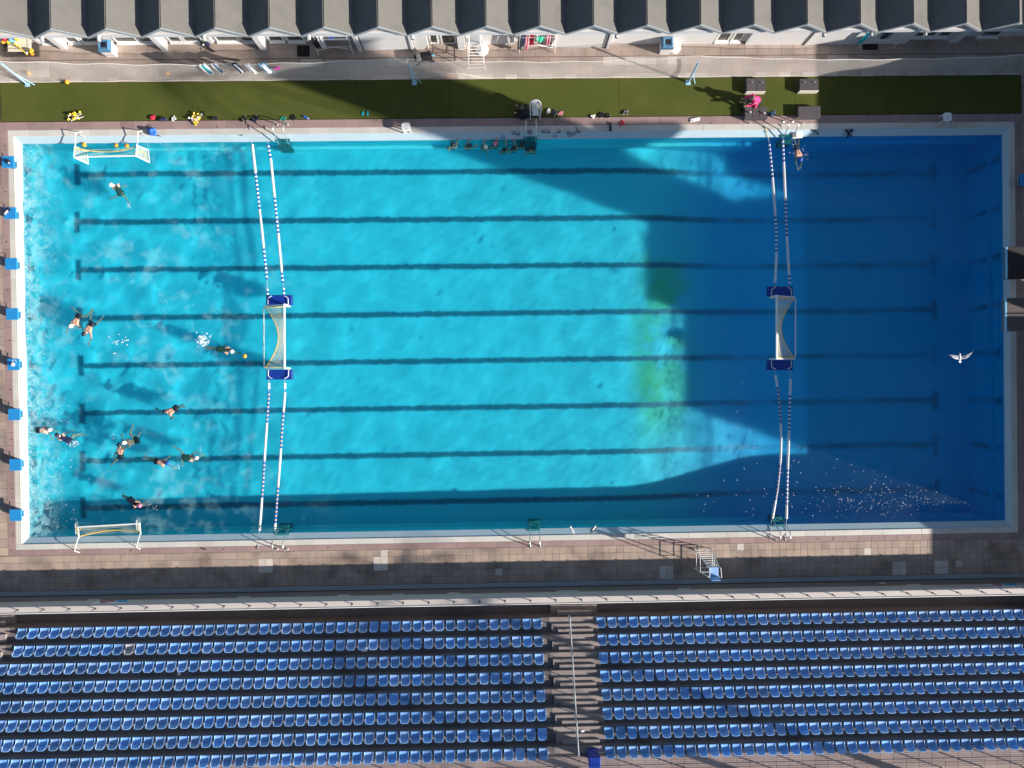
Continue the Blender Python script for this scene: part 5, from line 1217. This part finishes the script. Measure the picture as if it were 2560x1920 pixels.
def sitter(label, px, face_ang, coat, legs_m, hair_m, zseat, lean, hood=False, tail=None):
    """a seated figure in clothes; px is where the hips are, face_ang where it looks"""
    h = P(*px, zseat); f = Vector((math.cos(face_ang), math.sin(face_ang), 0)); l = Vector((-f.y, f.x, 0)); U = Vector((0, 0, 1))
    o = thing('person', label, 'person', (h.x, h.y, .012)); sh = h + U * .44 * math.cos(lean) + f * .46 * math.sin(lean); head = sh + U * .17 + f * .15
    b = MB(); s = 'skin'
    capsule(b, h, sh, .12, .10, s); capsule(b, sh, head, .055, .05, s); b.ball(head, .10, s, 12, 10); b.ball(head + f * .10, .018, s, 8, 6); b.ball(head + f * .06 - U * .06, .045, s, 8, 6)
    hands = []
    for q in (-1, 1):
        st = sh + l * .17 * q; el = st + f * .16 - U * .22 + l * .06 * q; wr = el + f * .22 + U * .02 - l * .04 * q; capsule(b, st, el, .052, .04, s); capsule(b, el, wr, .04, .028, s); b.ball(wr + f * .05, .034, s, 8, 6)
        for k, off in enumerate((-.03, -.01, .01, .03)): capsule(b, wr + f * .07 + l * off, wr + f * (.125 - .01 * (k % 3)) + l * off * 1.2 - U * .03, .011, .010, s, 6)
        capsule(b, wr + f * .04 - l * .035 * q, wr + f * .085 - l * .06 * q, .013, .011, s, 6); hands.append((st, el, wr))
        kn = h + f * .42 + l * .12 * q + U * .05; an = kn + f * .10 - U * max(kn.z - .10, .1); capsule(b, h + l * .09 * q, kn, .088, .058, s); capsule(b, kn, an, .055, .036, s); capsule(b, an, an + f * .16 - U * .03, .037, .03, s)
    fuse(b, 'body', o, .014)
    c = MB(); capsule(c, h + U * .02 - f * .03, sh, .175, .145, coat); capsule(c, sh + l * .16, sh - l * .16, .085, .085, coat)
    for st, el, wr in hands: capsule(c, st, el, .075, .062, coat); capsule(c, el, el.lerp(wr, .8), .060, .05, coat)
    if hood: capsule(c, sh + U * .05 - f * .06, head - f * .06, .10, .09, coat)
    if tail: t_ = P(*tail, .35); capsule(c, h - f * .05, t_, .16, .05, coat)
    fuse(c, 'jacket', o, .018)
    c = MB()
    for q in (-1, 1):
        kn = h + f * .42 + l * .12 * q + U * .05; an = kn + f * .10 - U * max(kn.z - .10, .1); capsule(c, h + l * .09 * q, kn, .10, .072, legs_m); capsule(c, kn, kn.lerp(an, .85), .07, .055, legs_m)
    fuse(c, 'trousers', o, .018)
    for q in (-1, 1):
        kn = h + f * .42 + l * .12 * q + U * .05; an = kn + f * .10 - U * max(kn.z - .10, .1); c = MB(); capsule(c, an, an + f * .17 - U * .035, .05, .042, 'black'); fuse(c, 'shoe', o, .014)
        c = MB(); c.ball(head + f * .088 + l * .035 * q + U * .02, .014, 'black', 8, 6); c.build('eye', o)
    c = MB(); c.ball(head - f * .022 + U * .022, .108, hair_m, 14, 10); fuse(c, 'hair', o, .014)
    return o
sitter('person in a bright pink jacket sitting bent over between the grey platforms', (1891, 250), math.pi + .25, 'pink', 'grey_cloth', 'hair', .50, .62, False, (1888, 268))
sitter('person in black sitting low on the turf beside the white armchair', (1322, 284), math.pi - .25, 'black', 'black', 'hair', .40, .5)
p = P(1324, 282, .2); q = MB(); q.box((p.x - .17, p.y - .17, .012), (p.x + .17, p.y + .17, .30), 'black', .02); tag(q.build('low_stool'), 'low black stool under the person in black', 'stool')
p = P(1894, 254, .2); q = MB(); q.box((p.x - .16, p.y - .14, .012), (p.x + .16, p.y + .14, .38), 'crate', .02); tag(q.build('seat_box'), 'grey box under the person in the pink jacket', 'box')
p = P(1306, 292, .1); q = MB(); q.ball((p.x, p.y, .16), .2, 'black', 14, 9, (1.1, .8, .75)); q.ball((p.x - .12, p.y + .1, .14), .13, 'navy', 10, 7); tag(q.build('sports_bag', smooth=True), 'black sports bag on the turf beside the ladder', 'bag')
dg = bpy.context.evaluated_depsgraph_get()
for o in PENDING:
    me_ = bpy.data.meshes.new_from_object(o.evaluated_get(dg)); old = o.data; o.modifiers.clear(); o.data = me_; bpy.data.meshes.remove(old)

# ================================================================== gulls
def gull_fly(u, v, z, label):
    p = P(u, v, z); o = thing('seagull', label, 'seagull', p); k = .62 / .75
    def part(nm, f, sm=True):
        q = MB(); f(q); q.v = [(x * k, y * k, zz * k) for x, y, zz in q.v]; return q.build(nm, o, world=False, smooth=sm)
    part('body', lambda q: (q.ball((.0, -.02, 0), .075, 'feather_white', 12, 10, (1, 2.2, .9)), q.ball((0, .15, .02), .048, 'feather_white', 10, 8, (1, 1.25, 1))))
    part('beak', lambda q: q.tube([(0, .19, .02), (0, .245, .012)], .013, 'yellow', 6, r2=.004))
    part('tail', lambda q: q.add([(-.03, -.15, .0), (.03, -.15, .0), (.09, -.27, .0), (.0, -.29, .0), (-.09, -.27, .0), (-.03, -.15, .014), (.03, -.15, .014), (.09, -.27, .008), (.0, -.29, .008), (-.09, -.27, .008)], [(4, 3, 2, 1, 0), (5, 6, 7, 8, 9), (0, 1, 6, 5), (1, 2, 7, 6), (2, 3, 8, 7), (3, 4, 9, 8), (4, 0, 5, 9)], 'feather_white'))
    def wing(q, s):
        le = [(s * .05, .06, .03), (s * .28, .10, .10), (s * .45, .13 + (.05 if s > 0 else 0), .12), (s * .62, .13 + (.13 if s > 0 else -.0), .10)]; te = [(s * .05, -.09, .02), (s * .28, -.045, .09), (s * .45, .02 + (.04 if s > 0 else 0), .11), (s * .62, .10 + (.12 if s > 0 else 0), .10)]
        A = le + te; B = [(x, y, z - .012) for x, y, z in A]; n = 4; F = [(i, i + 1, n + i + 1, n + i) for i in range(3)]; F += [(2 * n + a_ if False else a_ + 8 for a_ in f[::-1]) for f in [(i, i + 1, n + i + 1, n + i) for i in range(3)]]; F = [tuple(f) for f in F]
        F += [(i + 1, i, 8 + i, 9 + i) for i in range(3)] + [(4 + i, 5 + i, 13 + i, 12 + i) for i in range(3)] + [(0, 4, 12, 8), (7, 3, 11, 15)]
        q.add(A + B, F, 'feather_grey')
        q.add([(s * .60, .09 + (.12 if s > 0 else 0), .105), (s * .60, .14 + (.13 if s > 0 else 0), .105), (s * .76, .15 + (.24 if s > 0 else .03), .07), (s * .60, .10 + (.12 if s > 0 else 0), .09)], [(0, 1, 2), (3, 2, 1), (0, 2, 3)], 'black')
        q.add([(s * .06, -.088, .014), (s * .28, -.043, .083), (s * .46, .022 + (.04 if s > 0 else 0), .103), (s * .46, -.004 + (.04 if s > 0 else 0), .10), (s * .28, -.085, .08), (s * .06, -.125, .01)], [(0, 1, 4, 5), (1, 2, 3, 4)], 'feather_white')
    part('wing', lambda q: wing(q, -1), False); part('wing', lambda q: wing(q, 1), False)
gull_fly(2399, 893, 5.0, 'white and grey seagull gliding over the deep end')
def gull_stand(u, v, rz, label, dark=False):
    p = P(u, v, -.05); o = thing('seagull', label, 'seagull', (p.x, p.y, -.10), None, rz); k = .85
    def part(nm, f, sm=True):
        q = MB(); f(q); q.v = [(x * k, y * k, zz * k) for x, y, zz in q.v]; return q.build(nm, o, world=False, smooth=sm)
    part('body', lambda q: q.ball((0, 0, .20), .10, 'feather_white', 12, 9, (.8, 1.7, .85))); part('head', lambda q: (q.ball((0, .19, .30), .055, 'feather_white', 10, 8), q.tube([(0, .12, .22), (0, .18, .29)], .05, 'feather_white', 8)))
    part('beak', lambda q: q.tube([(0, .23, .30), (0, .29, .285)], .014, 'yellow', 6, r2=.005))
    for s in (-1, 1):
        part('wing', lambda q: q.ball((s * .055, -.05, .235), .075, 'feather_grey' if not dark else 'black', 10, 7, (.55, 2.3, .6)))
        part('leg', lambda q: q.tube([(s * .035, 0, .13), (s * .035, 0, .0)], .008, 'orange', 5), False)
    part('tail', lambda q: q.ball((0, -.22, .19), .05, 'black' if dark else 'feather_white', 8, 6, (.7, 1.8, .3)))
gull_stand(1429, 1322, .5, 'white seagull standing on the pool ledge halfway along the grandstand side'); gull_stand(1482, 1321, -.6, 'grey winged seagull standing on the pool ledge near a standing white gull', True)

# ================================================================== small things left at the pool side
def shoes(u, v, m, rz, label, flat=False, gap=.11, m2=None, z=.012, grp='shoes left on the turf'):
    p = P(u, v, z); o = thing('flip_flops' if flat else 'shoes', label, 'flip-flops' if flat else 'shoes', (p.x, p.y, z), grp, rz)
    for s in (-1, 1):
        q = MB(); x = s * gap / 2; a_ = s * .12; y = s * .02
        pts = []
        for k in range(14):
            t_ = 2 * math.pi * k / 14; w_ = .045 + .012 * math.sin(t_); pts.append((w_ * math.cos(t_), .13 * math.sin(t_)))
        rot = lambda X, Y: (x + X * math.cos(a_) - Y * math.sin(a_), y + X * math.sin(a_) + Y * math.cos(a_))
        q.prism([rot(X, Y) for X, Y in pts], 0, .025, m2 or m)
        if flat: q.tube([(*rot(-.045, .01), .028), (*rot(0, .075), .05), (*rot(.045, .01), .028)], .012, m, 6)
        else:
            q.ball((*rot(0, .045), .045), .05, m, 10, 7, (.9, 1.5, .75)); q.lathe([(.050, .02), (.048, .085), (.036, .085), (.036, .05), (.0, .05)], (*rot(0, -.055), 0), m, 12)
        q.build('flip_flop' if flat else 'shoe', o, world=False)
shoes(504, 287, 'black', .35, 'black flip-flops lying apart on the turf near the yellow float tangle', True, .26); shoes(610, 298, 'black', .3, 'black and white shoes on the turf where the ladder shadow bends', False, .16, 'white_plastic'); shoes(638, 297, 'navy', .5, 'navy shoes on the turf inside the ladder shadow', False, .2)
shoes(708, 297, 'green_rubber', -.5, 'green sandals on the turf behind the sunlit ladder', True, .15); shoes(735, 294, 'black', .1, 'black shoes on the turf between green sandals and blue bottle', False, .09); shoes(913, 284, 'cyan_rubber', -.15, 'turquoise flip-flops alone in the middle of the turf', True, .24)
shoes(1371, 278, 'white_plastic', .1, 'pale shoes on the turf nearest the white armchair', False, .08); shoes(1386, 282, 'navy', .5, 'navy and white shoes in the heap beyond the armchair', False, .14, 'white_plastic'); shoes(1402, 284, 'rose', -.5, 'orange pink sandals at the edge of the heap', True, .10)
shoes(1504, 288, 'black', .2, 'black and white shoes on the turf, nearer mid pool of two pairs', False, .12, 'white_plastic'); shoes(1519, 290, 'black', -.2, 'black and white shoes on the turf, nearer the deep end of two pairs', False, .12, 'white_plastic'); shoes(1564, 281, 'grey_cloth', -.2, 'grey shoes alone on the turf beyond the two pairs', False, .13, 'white_plastic')
shoes(1555, 309, 'red', .2, 'red flip-flops on the mauve edge tiles', True, .16, None, .008, 'shoes on the edge tiles'); shoes(1920, 287, 'navy', .1, 'navy and white shoes on the turf by the three board platform', False, .14, 'white_plastic'); shoes(1933, 284, 'jean', .25, 'steel blue slippers on the turf between the pool edge platforms', True, .14)
shoes(435, 297, 'white_plastic', .4, 'dark and white shoes on the turf nearest the blue mesh bag', False, .12, 'black')
def lump(u, v, items, nm, label, cat, z=.012, grp=None):
    p = P(u, v, z); q = MB()
    for dx, dy, dz, r, m, sc in items: q.ball((p.x + dx, p.y + dy, z + dz), r, m, 12, 8, sc)
    o = q.build(nm, smooth=True); tag(o, label, cat, grp); return o
lump(382, 295, [(0, 0, .06, .13, 'red', (1.1, .9, .45)), (.08, .05, .07, .08, 'red', (1, 1, .6))], 'folded_shirt', 'dark red cloth lying on the turf', 'cloth')
lump(409, 300, [(-.08, 0, .09, .11, 'navy', (1.1, .9, .7)), (.09, .01, .09, .11, 'navy', (1.0, 1.0, .7)), (.0, .05, .1, .09, 'black', (1, .8, .8))], 'gym_bag', 'navy gym bag on the turf beside the red cloth', 'bag')
lump(537, 297, [(-.06, 0, .07, .11, 'black', (1.3, .7, .6)), (.09, .0, .06, .10, 'black', (1.2, .8, .5))], 'towel_roll', 'rolled black towel on the turf', 'towel')
q = MB(); p = P(766, 294, .04); q.tube([(p.x - .13, p.y + .07, .05), (p.x + .07, p.y - .04, .05)], .045, 'blue_cloth', 12); q.tube([(p.x + .07, p.y - .04, .05), (p.x + .12, p.y - .067, .05)], .024, 'white_plastic', 8); tag(q.build('water_bottle', smooth=False), 'blue bottle lying on the turf', 'bottle')
# tangles of yellow floats on white cord
def tangle(u, v, n, seed, label, spread):
    r = random.Random(seed); p = P(u, v, .05); o = thing('float_tangle', label, 'float tangle', (p.x, p.y, .012), 'tangles of yellow floats')
    q = MB(); pts = [Vector((r.gauss(0, spread), r.gauss(0, spread), .02 + r.random() * .12)) for k in range(16)]; fine = []
    for a_, b2 in zip(pts[:-1], pts[1:]):
        for k in range(5): fine.append(a_.lerp(b2, k / 5) + Vector((0, 0, .03 * math.sin(k))))
    q.tube(fine, .010, 'white_cloth', 5); q.build('cord', o, world=False)
    for k in range(n):
        q = MB(); q.ball((r.gauss(0, spread * .8), r.gauss(0, spread * .8), .06 + r.random() * .1), .055, 'yellow' if r.random() < .85 else 'white_plastic', 10, 7); q.build('float', o, world=False, smooth=True)
tangle(184, 293, 15, 11, 'tangle of yellow floats and white cords at the arm of the parked goal', .17); tangle(489, 298, 18, 12, 'tangle of yellow floats and cords alone at the turf edge', .15)
p = P(381, 330, .1); o = thing('ball_bag', 'blue mesh bag of balls on the white grating', 'bag', (p.x, p.y, .0))
for k, (dx, dy, dz) in enumerate(((-.12, .08, .12), (.08, .1, .12), (-.02, -.08, .12), (.12, -.08, .11), (0, .02, .24))):
    q = MB(); q.ball((dx, dy, dz), .115, 'blue_cloth', 12, 8); q.build('ball', o, world=False, smooth=True)
q = MB(); q.tube([(-.1, .2, .1), (-.2, .34, .05), (-.14, .4, .04), (-.02, .3, .06)], .014, 'grey_cloth', 5); q.tube([(.18, -.14, .05), (.34, -.18, .03), (.36, -.22, .02)], .02, 'black', 6); q.build('strap', o, world=False)
p = P(604, 338); q = MB(); q.add([(p.x - .12, p.y - .01, .012), (p.x, p.y - .05, .02), (p.x + .12, p.y + .05, .012), (p.x + .02, p.y - .02, .035)], [(0, 1, 3), (1, 2, 3), (2, 0, 3), (0, 2, 1)], 'brown'); tag(q.build('fallen_leaf'), 'curled dark leaf on the white grating', 'leaf')
lump(1482, 292, [(-.07, .03, .05, .06, 'cap_white', (1, 1, .6)), (.06, .05, .05, .06, 'cap_white', (1, 1, .6)), (0, -.05, .05, .065, 'cap_white', (1, 1, .6)), (.0, .02, .06, .03, 'yellow', (1, 1, .7))], 'cap_heap', 'small heap of white caps on the turf', 'caps')
# umbrella, goggles and straps along the shaded grating
p = P(1526, 318); q = MB(); q.tube([(p.x - .01, p.y + .22, .045), (p.x, p.y - .12, .05)], .04, 'black', 8, r2=.055); q.ball((p.x, p.y - .17, .06), .06, 'black', 10, 7); tag(q.build('folded_umbrella', smooth=True), 'folded black umbrella across the grating', 'umbrella')
k = 0
for (u, v, m, z, lb) in ((1284, 335, 'navy', .01, 'nearest the starting blocks'), (1295, 337, 'black', -.05, 'second from the starting blocks'), (1323, 330, 'grey_cloth', .01, 'between the ladder rails'), (1326, 334, 'black', .01, 'below the strap between the ladder rails'),
                   (1358, 331, 'navy', .01, 'just beyond the ladder, first of a pair'), (1370, 332, 'black', .01, 'just beyond the ladder, second of a pair'), (1387, 341, 'jean', -.09, 'on the ledge under a single dark pair'), (1397, 331, 'black', .01, 'alone at the grating edge'),
                   (1421, 333, 'black', .01, 'beside the long dark strap'), (1424, 340, 'jean', -.09, 'on the ledge below the long dark strap'), (1434, 337, 'jean', -.06, 'palest pair on the ledge'), (1447, 331, 'navy', .01, 'nearest the diving end'), (1258, 345, 'blue_cloth', -.12, 'bright blue on the ledge by the swimmers')):
    p = P(u, v, z); q = MB()
    for s in (-1, 1): q.ball((p.x + s * .05, p.y + .01 * s, z + .025), .042, m, 8, 6, (1.1, .8, .6))
    q.tube(arc((p.x, p.y + .06, z + .02), .09, 3.4, 6.0, 8, (1, 0, 0), (0, 1, 0)) + arc((p.x, p.y + .05, z + .02), .09, 6.2, 9.2, 8, (1, 0, 0), (0, 1, 0)), .008, m, 5, cap=False)
    tag(q.build('swim_goggles', smooth=True), 'swim goggles on the shaded pool edge, ' + lb, 'goggles', 'goggles left on the pool edge')
p = P(1441, 326); q = MB(); q.tube([(p.x - .02, p.y + .14, .02), (p.x + .02, p.y, .02), (p.x + .03, p.y - .10, .02), (p.x + .14, p.y - .16, .02)], .028, 'grey_cloth', 6); tag(q.build('dark_strap'), 'long dark strap curled on the shaded grating', 'strap')
p = P(1738, 301); q = MB(); q.cloth([(p.x - .26, p.y - .02, .03), (p.x - .08, p.y + .0, .06), (p.x + .08, p.y + .03, .06), (p.x + .22, p.y + .07, .03)], (.1, 1, 0), .16, 'white_cloth', .03, .03, 6, 5); tag(q.build('crumpled_towel'), 'crumpled white towel on the edge tiles', 'towel')
p = P(2041, 331, -.02); q = MB(); q.tube([(p.x - .12, p.y + .10, .0), (p.x, p.y + .04, .0), (p.x + .09, p.y - .03, -.05), (p.x + .11, p.y - .10, -.07)], .05, 'suit_green', 8, r2=.035); tag(q.build('wet_cloth', smooth=True), 'dark green wet cloth draped over the pool edge', 'cloth')
p = P(2122, 332, -.02); q = MB()
for a_, b2, w_ in (((-.16, .14), (-.02, -.02), .05), ((-.02, -.02), (.18, .14), .055), ((-.02, -.02), (-.05, -.26), .045), ((-.02, -.02), (.14, -.22), .03), ((.18, .12), (.12, -.2), .02)): q.tube([(p.x + a_[0], p.y + a_[1], .01 + .05 * min(0, a_[1])), (p.x + b2[0], p.y + b2[1], .01 + .35 * min(0, b2[1]))], w_, 'navy', 7)
tag(q.build('dark_swimsuit', smooth=True), 'navy swimsuit with straps spread over the shaded pool edge', 'swimsuit')
p = P(1994, 336, -.05); o = thing('kickboard_stack', 'pale kickboard lying on the ledge beside the deep end ladder', 'kickboard', (p.x, p.y, -.12), None, .05)
q = MB(); q.box((-.26, -.17, 0), (.26, .17, .05), 'white_cloth', .02); q.build('board', o, world=False); q = MB(); q.box((-.24, -.13, .052), (-.05, .13, .07), 'grey_cloth', .01); q.build('pad', o, world=False)
for u, v, lb in ((1874, 309, 'nearer mid pool, below the three board platform'), (2006, 309, 'below the bare grey platform')):
    p = P(u, v); q = MB(); q.lathe([(.0, .17), (.022, .165), (.026, .0)], (p.x, p.y, .004), 'white_plastic', 10); tag(q.build('edge_peg'), 'short white peg on the edge tiles, ' + lb, 'peg', 'pegs on the edge tiles')
for u, v, lb in ((1734, 1374, 'dark peg of the fallen pole on the grandstand side'), (515, 1374, 'dark peg at the grandstand side edge')):
    p = P(u, v); q = MB(); q.lathe([(.0, .12), (.03, .115), (.035, .0)], (p.x, p.y, .004), 'dark_metal', 10); tag(q.build('edge_peg'), lb.replace(' of the fallen pole', ' near the lifeguard chair'), 'peg', 'dark pegs on the grandstand side')
for i, (u, v) in enumerate(((307, 318), (542, 317), (12, 365), (14, 479), (16, 604), (20, 725), (24, 851), (27, 974), (29, 1098), (31, 1221), (32, 1336), (327, 1376), (559, 1372), (820, 1368), (1788, 1351), (2044, 1347), (2083, 1347), (2270, 1344), (1777, 309), (2258, 300))):
    p = P(u, v); q = MB(); q.lathe([(0, .006), (.03, .006), (.034, .004)], (p.x, p.y, .004), 'bin_dark', 10); q.build('drain_hole', edge_o)
# cables along the parapet
def cable(pts, label):
    q = MB(); W_ = [P(u, v, z) for u, v, z in pts]; q.tube(W_, .022, 'rubber', 6); tag(q.build('black_cable'), label, 'cable', 'cables along the parapet')
cable([(1470, 1480, .05), (1500, 1481, .06), (1540, 1483, .06), (1566, 1484, .05), (1600, 1485, .05), (1650, 1483, .05)], 'black cable lying along the parapet foot near the aisle')
cable([(1684, 1484, .3), (1694, 1470, .12), (1706, 1466, .05), (1718, 1468, .06), (1726, 1480, .3)], 'black cable looped over the grey channel below the lifeguard chair')
cable([(1775, 1480, .05), (1788, 1471, .05), (1812, 1472, .05), (1840, 1479, .05), (1900, 1476, .05), (2020, 1469, .05), (2100, 1472, .05), (2180, 1475, .05), (2300, 1470, .06), (2400, 1470, .06), (2500, 1466, .06), (2580, 1464, .06)], 'long black cable running to the diving end along the parapet')
cable([(1782, 1482, .05), (1800, 1476, .05), (1830, 1476, .05), (1860, 1478, .05), (1920, 1474, .05)], 'short black cable beside the long one')
for u, v, k_, lb, m, dx, dy in ((912, 1624, 1, 'pale crumpled sheets under the second seat row, turf end of the aisle', 'white_cloth', .28, .2), (347, 1683, 2, 'pale board on the third tier near the starting blocks', 'grey_cloth', .16, .2), (448, 1682, 2, 'grey bag on the third tier', 'white_cloth', .16, .22), (483, 1682, 2, 'torn pale sheet on the third tier', 'grey_cloth', .2, .16),
                        (1456, 1828, 6, 'white cloth dropped on the aisle steps', 'white_cloth', .18, .12), (1000, 1725, 3, 'small grey plank between the fourth and fifth rows', 'grey_cloth', .24, .07)):
    p = P(u, v, tread_z(k_) + .02); q = MB(); q.cloth([(p.x - dx / 2, p.y, p.z + .01), (p.x - dx * .15, p.y + .01, p.z + .03), (p.x + dx * .2, p.y - .01, p.z + .02), (p.x + dx / 2, p.y + .01, p.z + .012)], (0, 1, 0), dy, m, .012, .02, 5, u); tag(q.build('litter_sheet'), lb, 'litter', 'litter on the grandstand')

# ================================================================== foam, splashes and painted glints on the water
def water_z(x, y):
    i = int(round((x - gx[0]) / (gx[1] - gx[0]))); j = int(round((y - gy[0]) / (gy[1] - gy[0])))
    return float(Z[min(max(j, 0), ny - 1), min(max(i, 0), nx - 1)])
fr = random.Random(21)
def fleck(q, x, y, r, el=1.0, ang=0.0, lift=.006):
    if not (INN[0] + .02 < x < INN[1] - .02 and INN[2] + .02 < y < INN[3] - .02): return
    n = 7; ca, sa = math.cos(ang), math.sin(ang); pts = []
    for k in range(n):
        a_ = 2 * math.pi * k / n; rr = r * fr.uniform(.55, 1.25); X_, Y_ = rr * el * math.cos(a_), rr * math.sin(a_) / el; xx, yy = x + X_ * ca - Y_ * sa, y + X_ * sa + Y_ * ca; pts.append((xx, yy, water_z(xx, yy) + lift))
    q.add(pts + [(x, y, water_z(x, y) + lift + r * .25)], [(k, (k + 1) % n, n) for k in range(n)], 'foam')  # foam material, shared with the painted sun glints
q = MB()
for k in range(900):
    d = fr.expovariate(1 / .38); y = fr.uniform(INN[2], INN[3]); d *= 1.0 + .8 * math.sin(.7 * y + 1.3) * .6
    fleck(q, INN[0] + .03 + d, y, fr.uniform(.008, .030) * math.exp(-d * .5), fr.uniform(.8, 1.6), fr.uniform(1, 2.2))
for k in range(260):
    y = fr.uniform(-7.2, -1.0); d = abs(fr.gauss(0, 1.1)); fleck(q, INN[0] + .1 + d, y, fr.uniform(.008, .028), fr.uniform(.8, 1.7), fr.uniform(0, 3))
def splash(u, v, n, s, r0=.03):
    p = P(u, v, WATER)
    for k in range(n): fleck(q, p.x + fr.gauss(0, s), p.y + fr.gauss(0, s), fr.uniform(.3, 1.3) * r0, fr.uniform(.8, 1.5), fr.uniform(0, 3), .012)
splash(507, 849, 70, .14, .05); splash(513, 860, 20, .08, .03); splash(185, 1108, 26, .12, .035); splash(290, 1092, 14, .12, .02); splash(197, 822, 12, .08, .02); splash(503, 1121, 16, .12, .02); splash(447, 1168, 14, .1, .02); splash(322, 512, 10, .08, .03); splash(300, 860, 20, .25, .04); splash(1990, 375, 16, .18, .022); splash(2014, 385, 18, .16, .025); splash(390, 1272, 12, .1, .02)
for k in range(230):                                             # white specks painted as sun glints towards the deep corner
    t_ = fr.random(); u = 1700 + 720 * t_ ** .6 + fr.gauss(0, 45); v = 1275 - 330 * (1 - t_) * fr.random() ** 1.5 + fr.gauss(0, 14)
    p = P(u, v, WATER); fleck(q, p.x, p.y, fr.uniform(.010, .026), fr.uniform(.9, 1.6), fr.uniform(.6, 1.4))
for k in range(120):  # denser white specks standing in for sun glints
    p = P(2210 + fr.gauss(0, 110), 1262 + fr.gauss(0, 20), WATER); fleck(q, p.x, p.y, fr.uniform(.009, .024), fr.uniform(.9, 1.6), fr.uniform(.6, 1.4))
for k in range(60):  # sparse painted glints across mid pool
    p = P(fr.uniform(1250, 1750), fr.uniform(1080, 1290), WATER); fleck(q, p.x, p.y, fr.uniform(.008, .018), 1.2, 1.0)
# aerated film off the starting block wall, with pale blotches painted for reflected sky
fm2 = bpy.data.materials.new('bubble_and_light_film'); fm2.use_nodes = True; t = fm2.node_tree; L = t.links; b = t.nodes['Principled BSDF']; b.inputs['Base Color'].default_value = (.42, .80, .85, 1); b.inputs['Roughness'].default_value = .7; b.inputs['Specular IOR Level'].default_value = .2
geo = t.nodes.new('ShaderNodeNewGeometry'); sp = t.nodes.new('ShaderNodeSeparateXYZ'); L.new(geo.outputs['Position'], sp.inputs[0])
def tn(sc, det, dist):
    n = t.nodes.new('ShaderNodeTexNoise'); n.inputs['Scale'].default_value = sc; n.inputs['Detail'].default_value = det; n.inputs['Distortion'].default_value = dist; L.new(geo.outputs['Position'], n.inputs['Vector']); return n.outputs['Fac']
def mrn(x, a, bb, c, d):
    n = t.nodes.new('ShaderNodeMapRange'); n.interpolation_type = 'SMOOTHSTEP'
    for i, q_ in enumerate((a, bb, c, d)): n.inputs[i + 1].default_value = q_
    L.new(x, n.inputs[0]); return n.outputs[0]
def mt(op, a, bb):
    n = t.nodes.new('ShaderNodeMath'); n.operation = op
    for i, q_ in enumerate((a, bb)):
        if isinstance(q_, (int, float)): n.inputs[i].default_value = q_
        else: L.new(q_, n.inputs[i])
    return n.outputs[0]
blot = mt('MULTIPLY', mrn(tn(1.5, 3, .15), .48, .70, 0, .18), mt('MULTIPLY', mrn(tn(.28, 2, 0), .40, .60, .15, 1), mrn(sp.outputs[0], -16, -7.5, 1, 0)))  # soft pale patches painted for sky reflections and caustics
wash_ = mt('MULTIPLY', mrn(tn(3.0, 4, .6), .36, .66, .05, .62), mrn(mt('ADD', sp.outputs[0], mt('MULTIPLY', tn(.5, 2, 0), -1.6)), INN[0] - .9, INN[0] + 1.3, 1, 0))
al = mt('MAXIMUM', blot, wash_)
tr2 = t.nodes.new('ShaderNodeBsdfTransparent'); mx = t.nodes.new('ShaderNodeMixShader'); L.new(al, mx.inputs[0]); L.new(tr2.outputs[0], mx.inputs[1]); L.new(b.outputs[0], mx.inputs[2]); L.new(mx.outputs[0], t.nodes['Material Output'].inputs['Surface'])
st_ = 3; xs_ = [i for i in range(0, nx, st_) if gx[i] < -7.3]; ys_ = list(range(0, ny, st_))
V = [(gx[i], gy[j], Z[j, i] + .008) for j in ys_ for i in xs_]; n_x = len(xs_); F = [(j * n_x + i, j * n_x + i + 1, (j + 1) * n_x + i + 1, (j + 1) * n_x + i) for j in range(len(ys_) - 1) for i in range(n_x - 1)]
mf = bpy.data.meshes.new('bubble_and_light_film'); mf.from_pydata(V, [], F); mf.materials.append(fm2); mf.polygons.foreach_set('use_smooth', [True] * len(F)); ob = bpy.data.objects.new('bubble_and_light_film', mf); COL.objects.link(ob); ob['kind'] = 'stuff'; tag(ob, 'drifting bubbles and painted pale light blotches on the water at the starting block end', 'foam')
fo = q.build('foam_and_glints', kind='stuff'); tag(fo, 'white foam floating on the pool water, with specks painted for sun glints', 'foam')
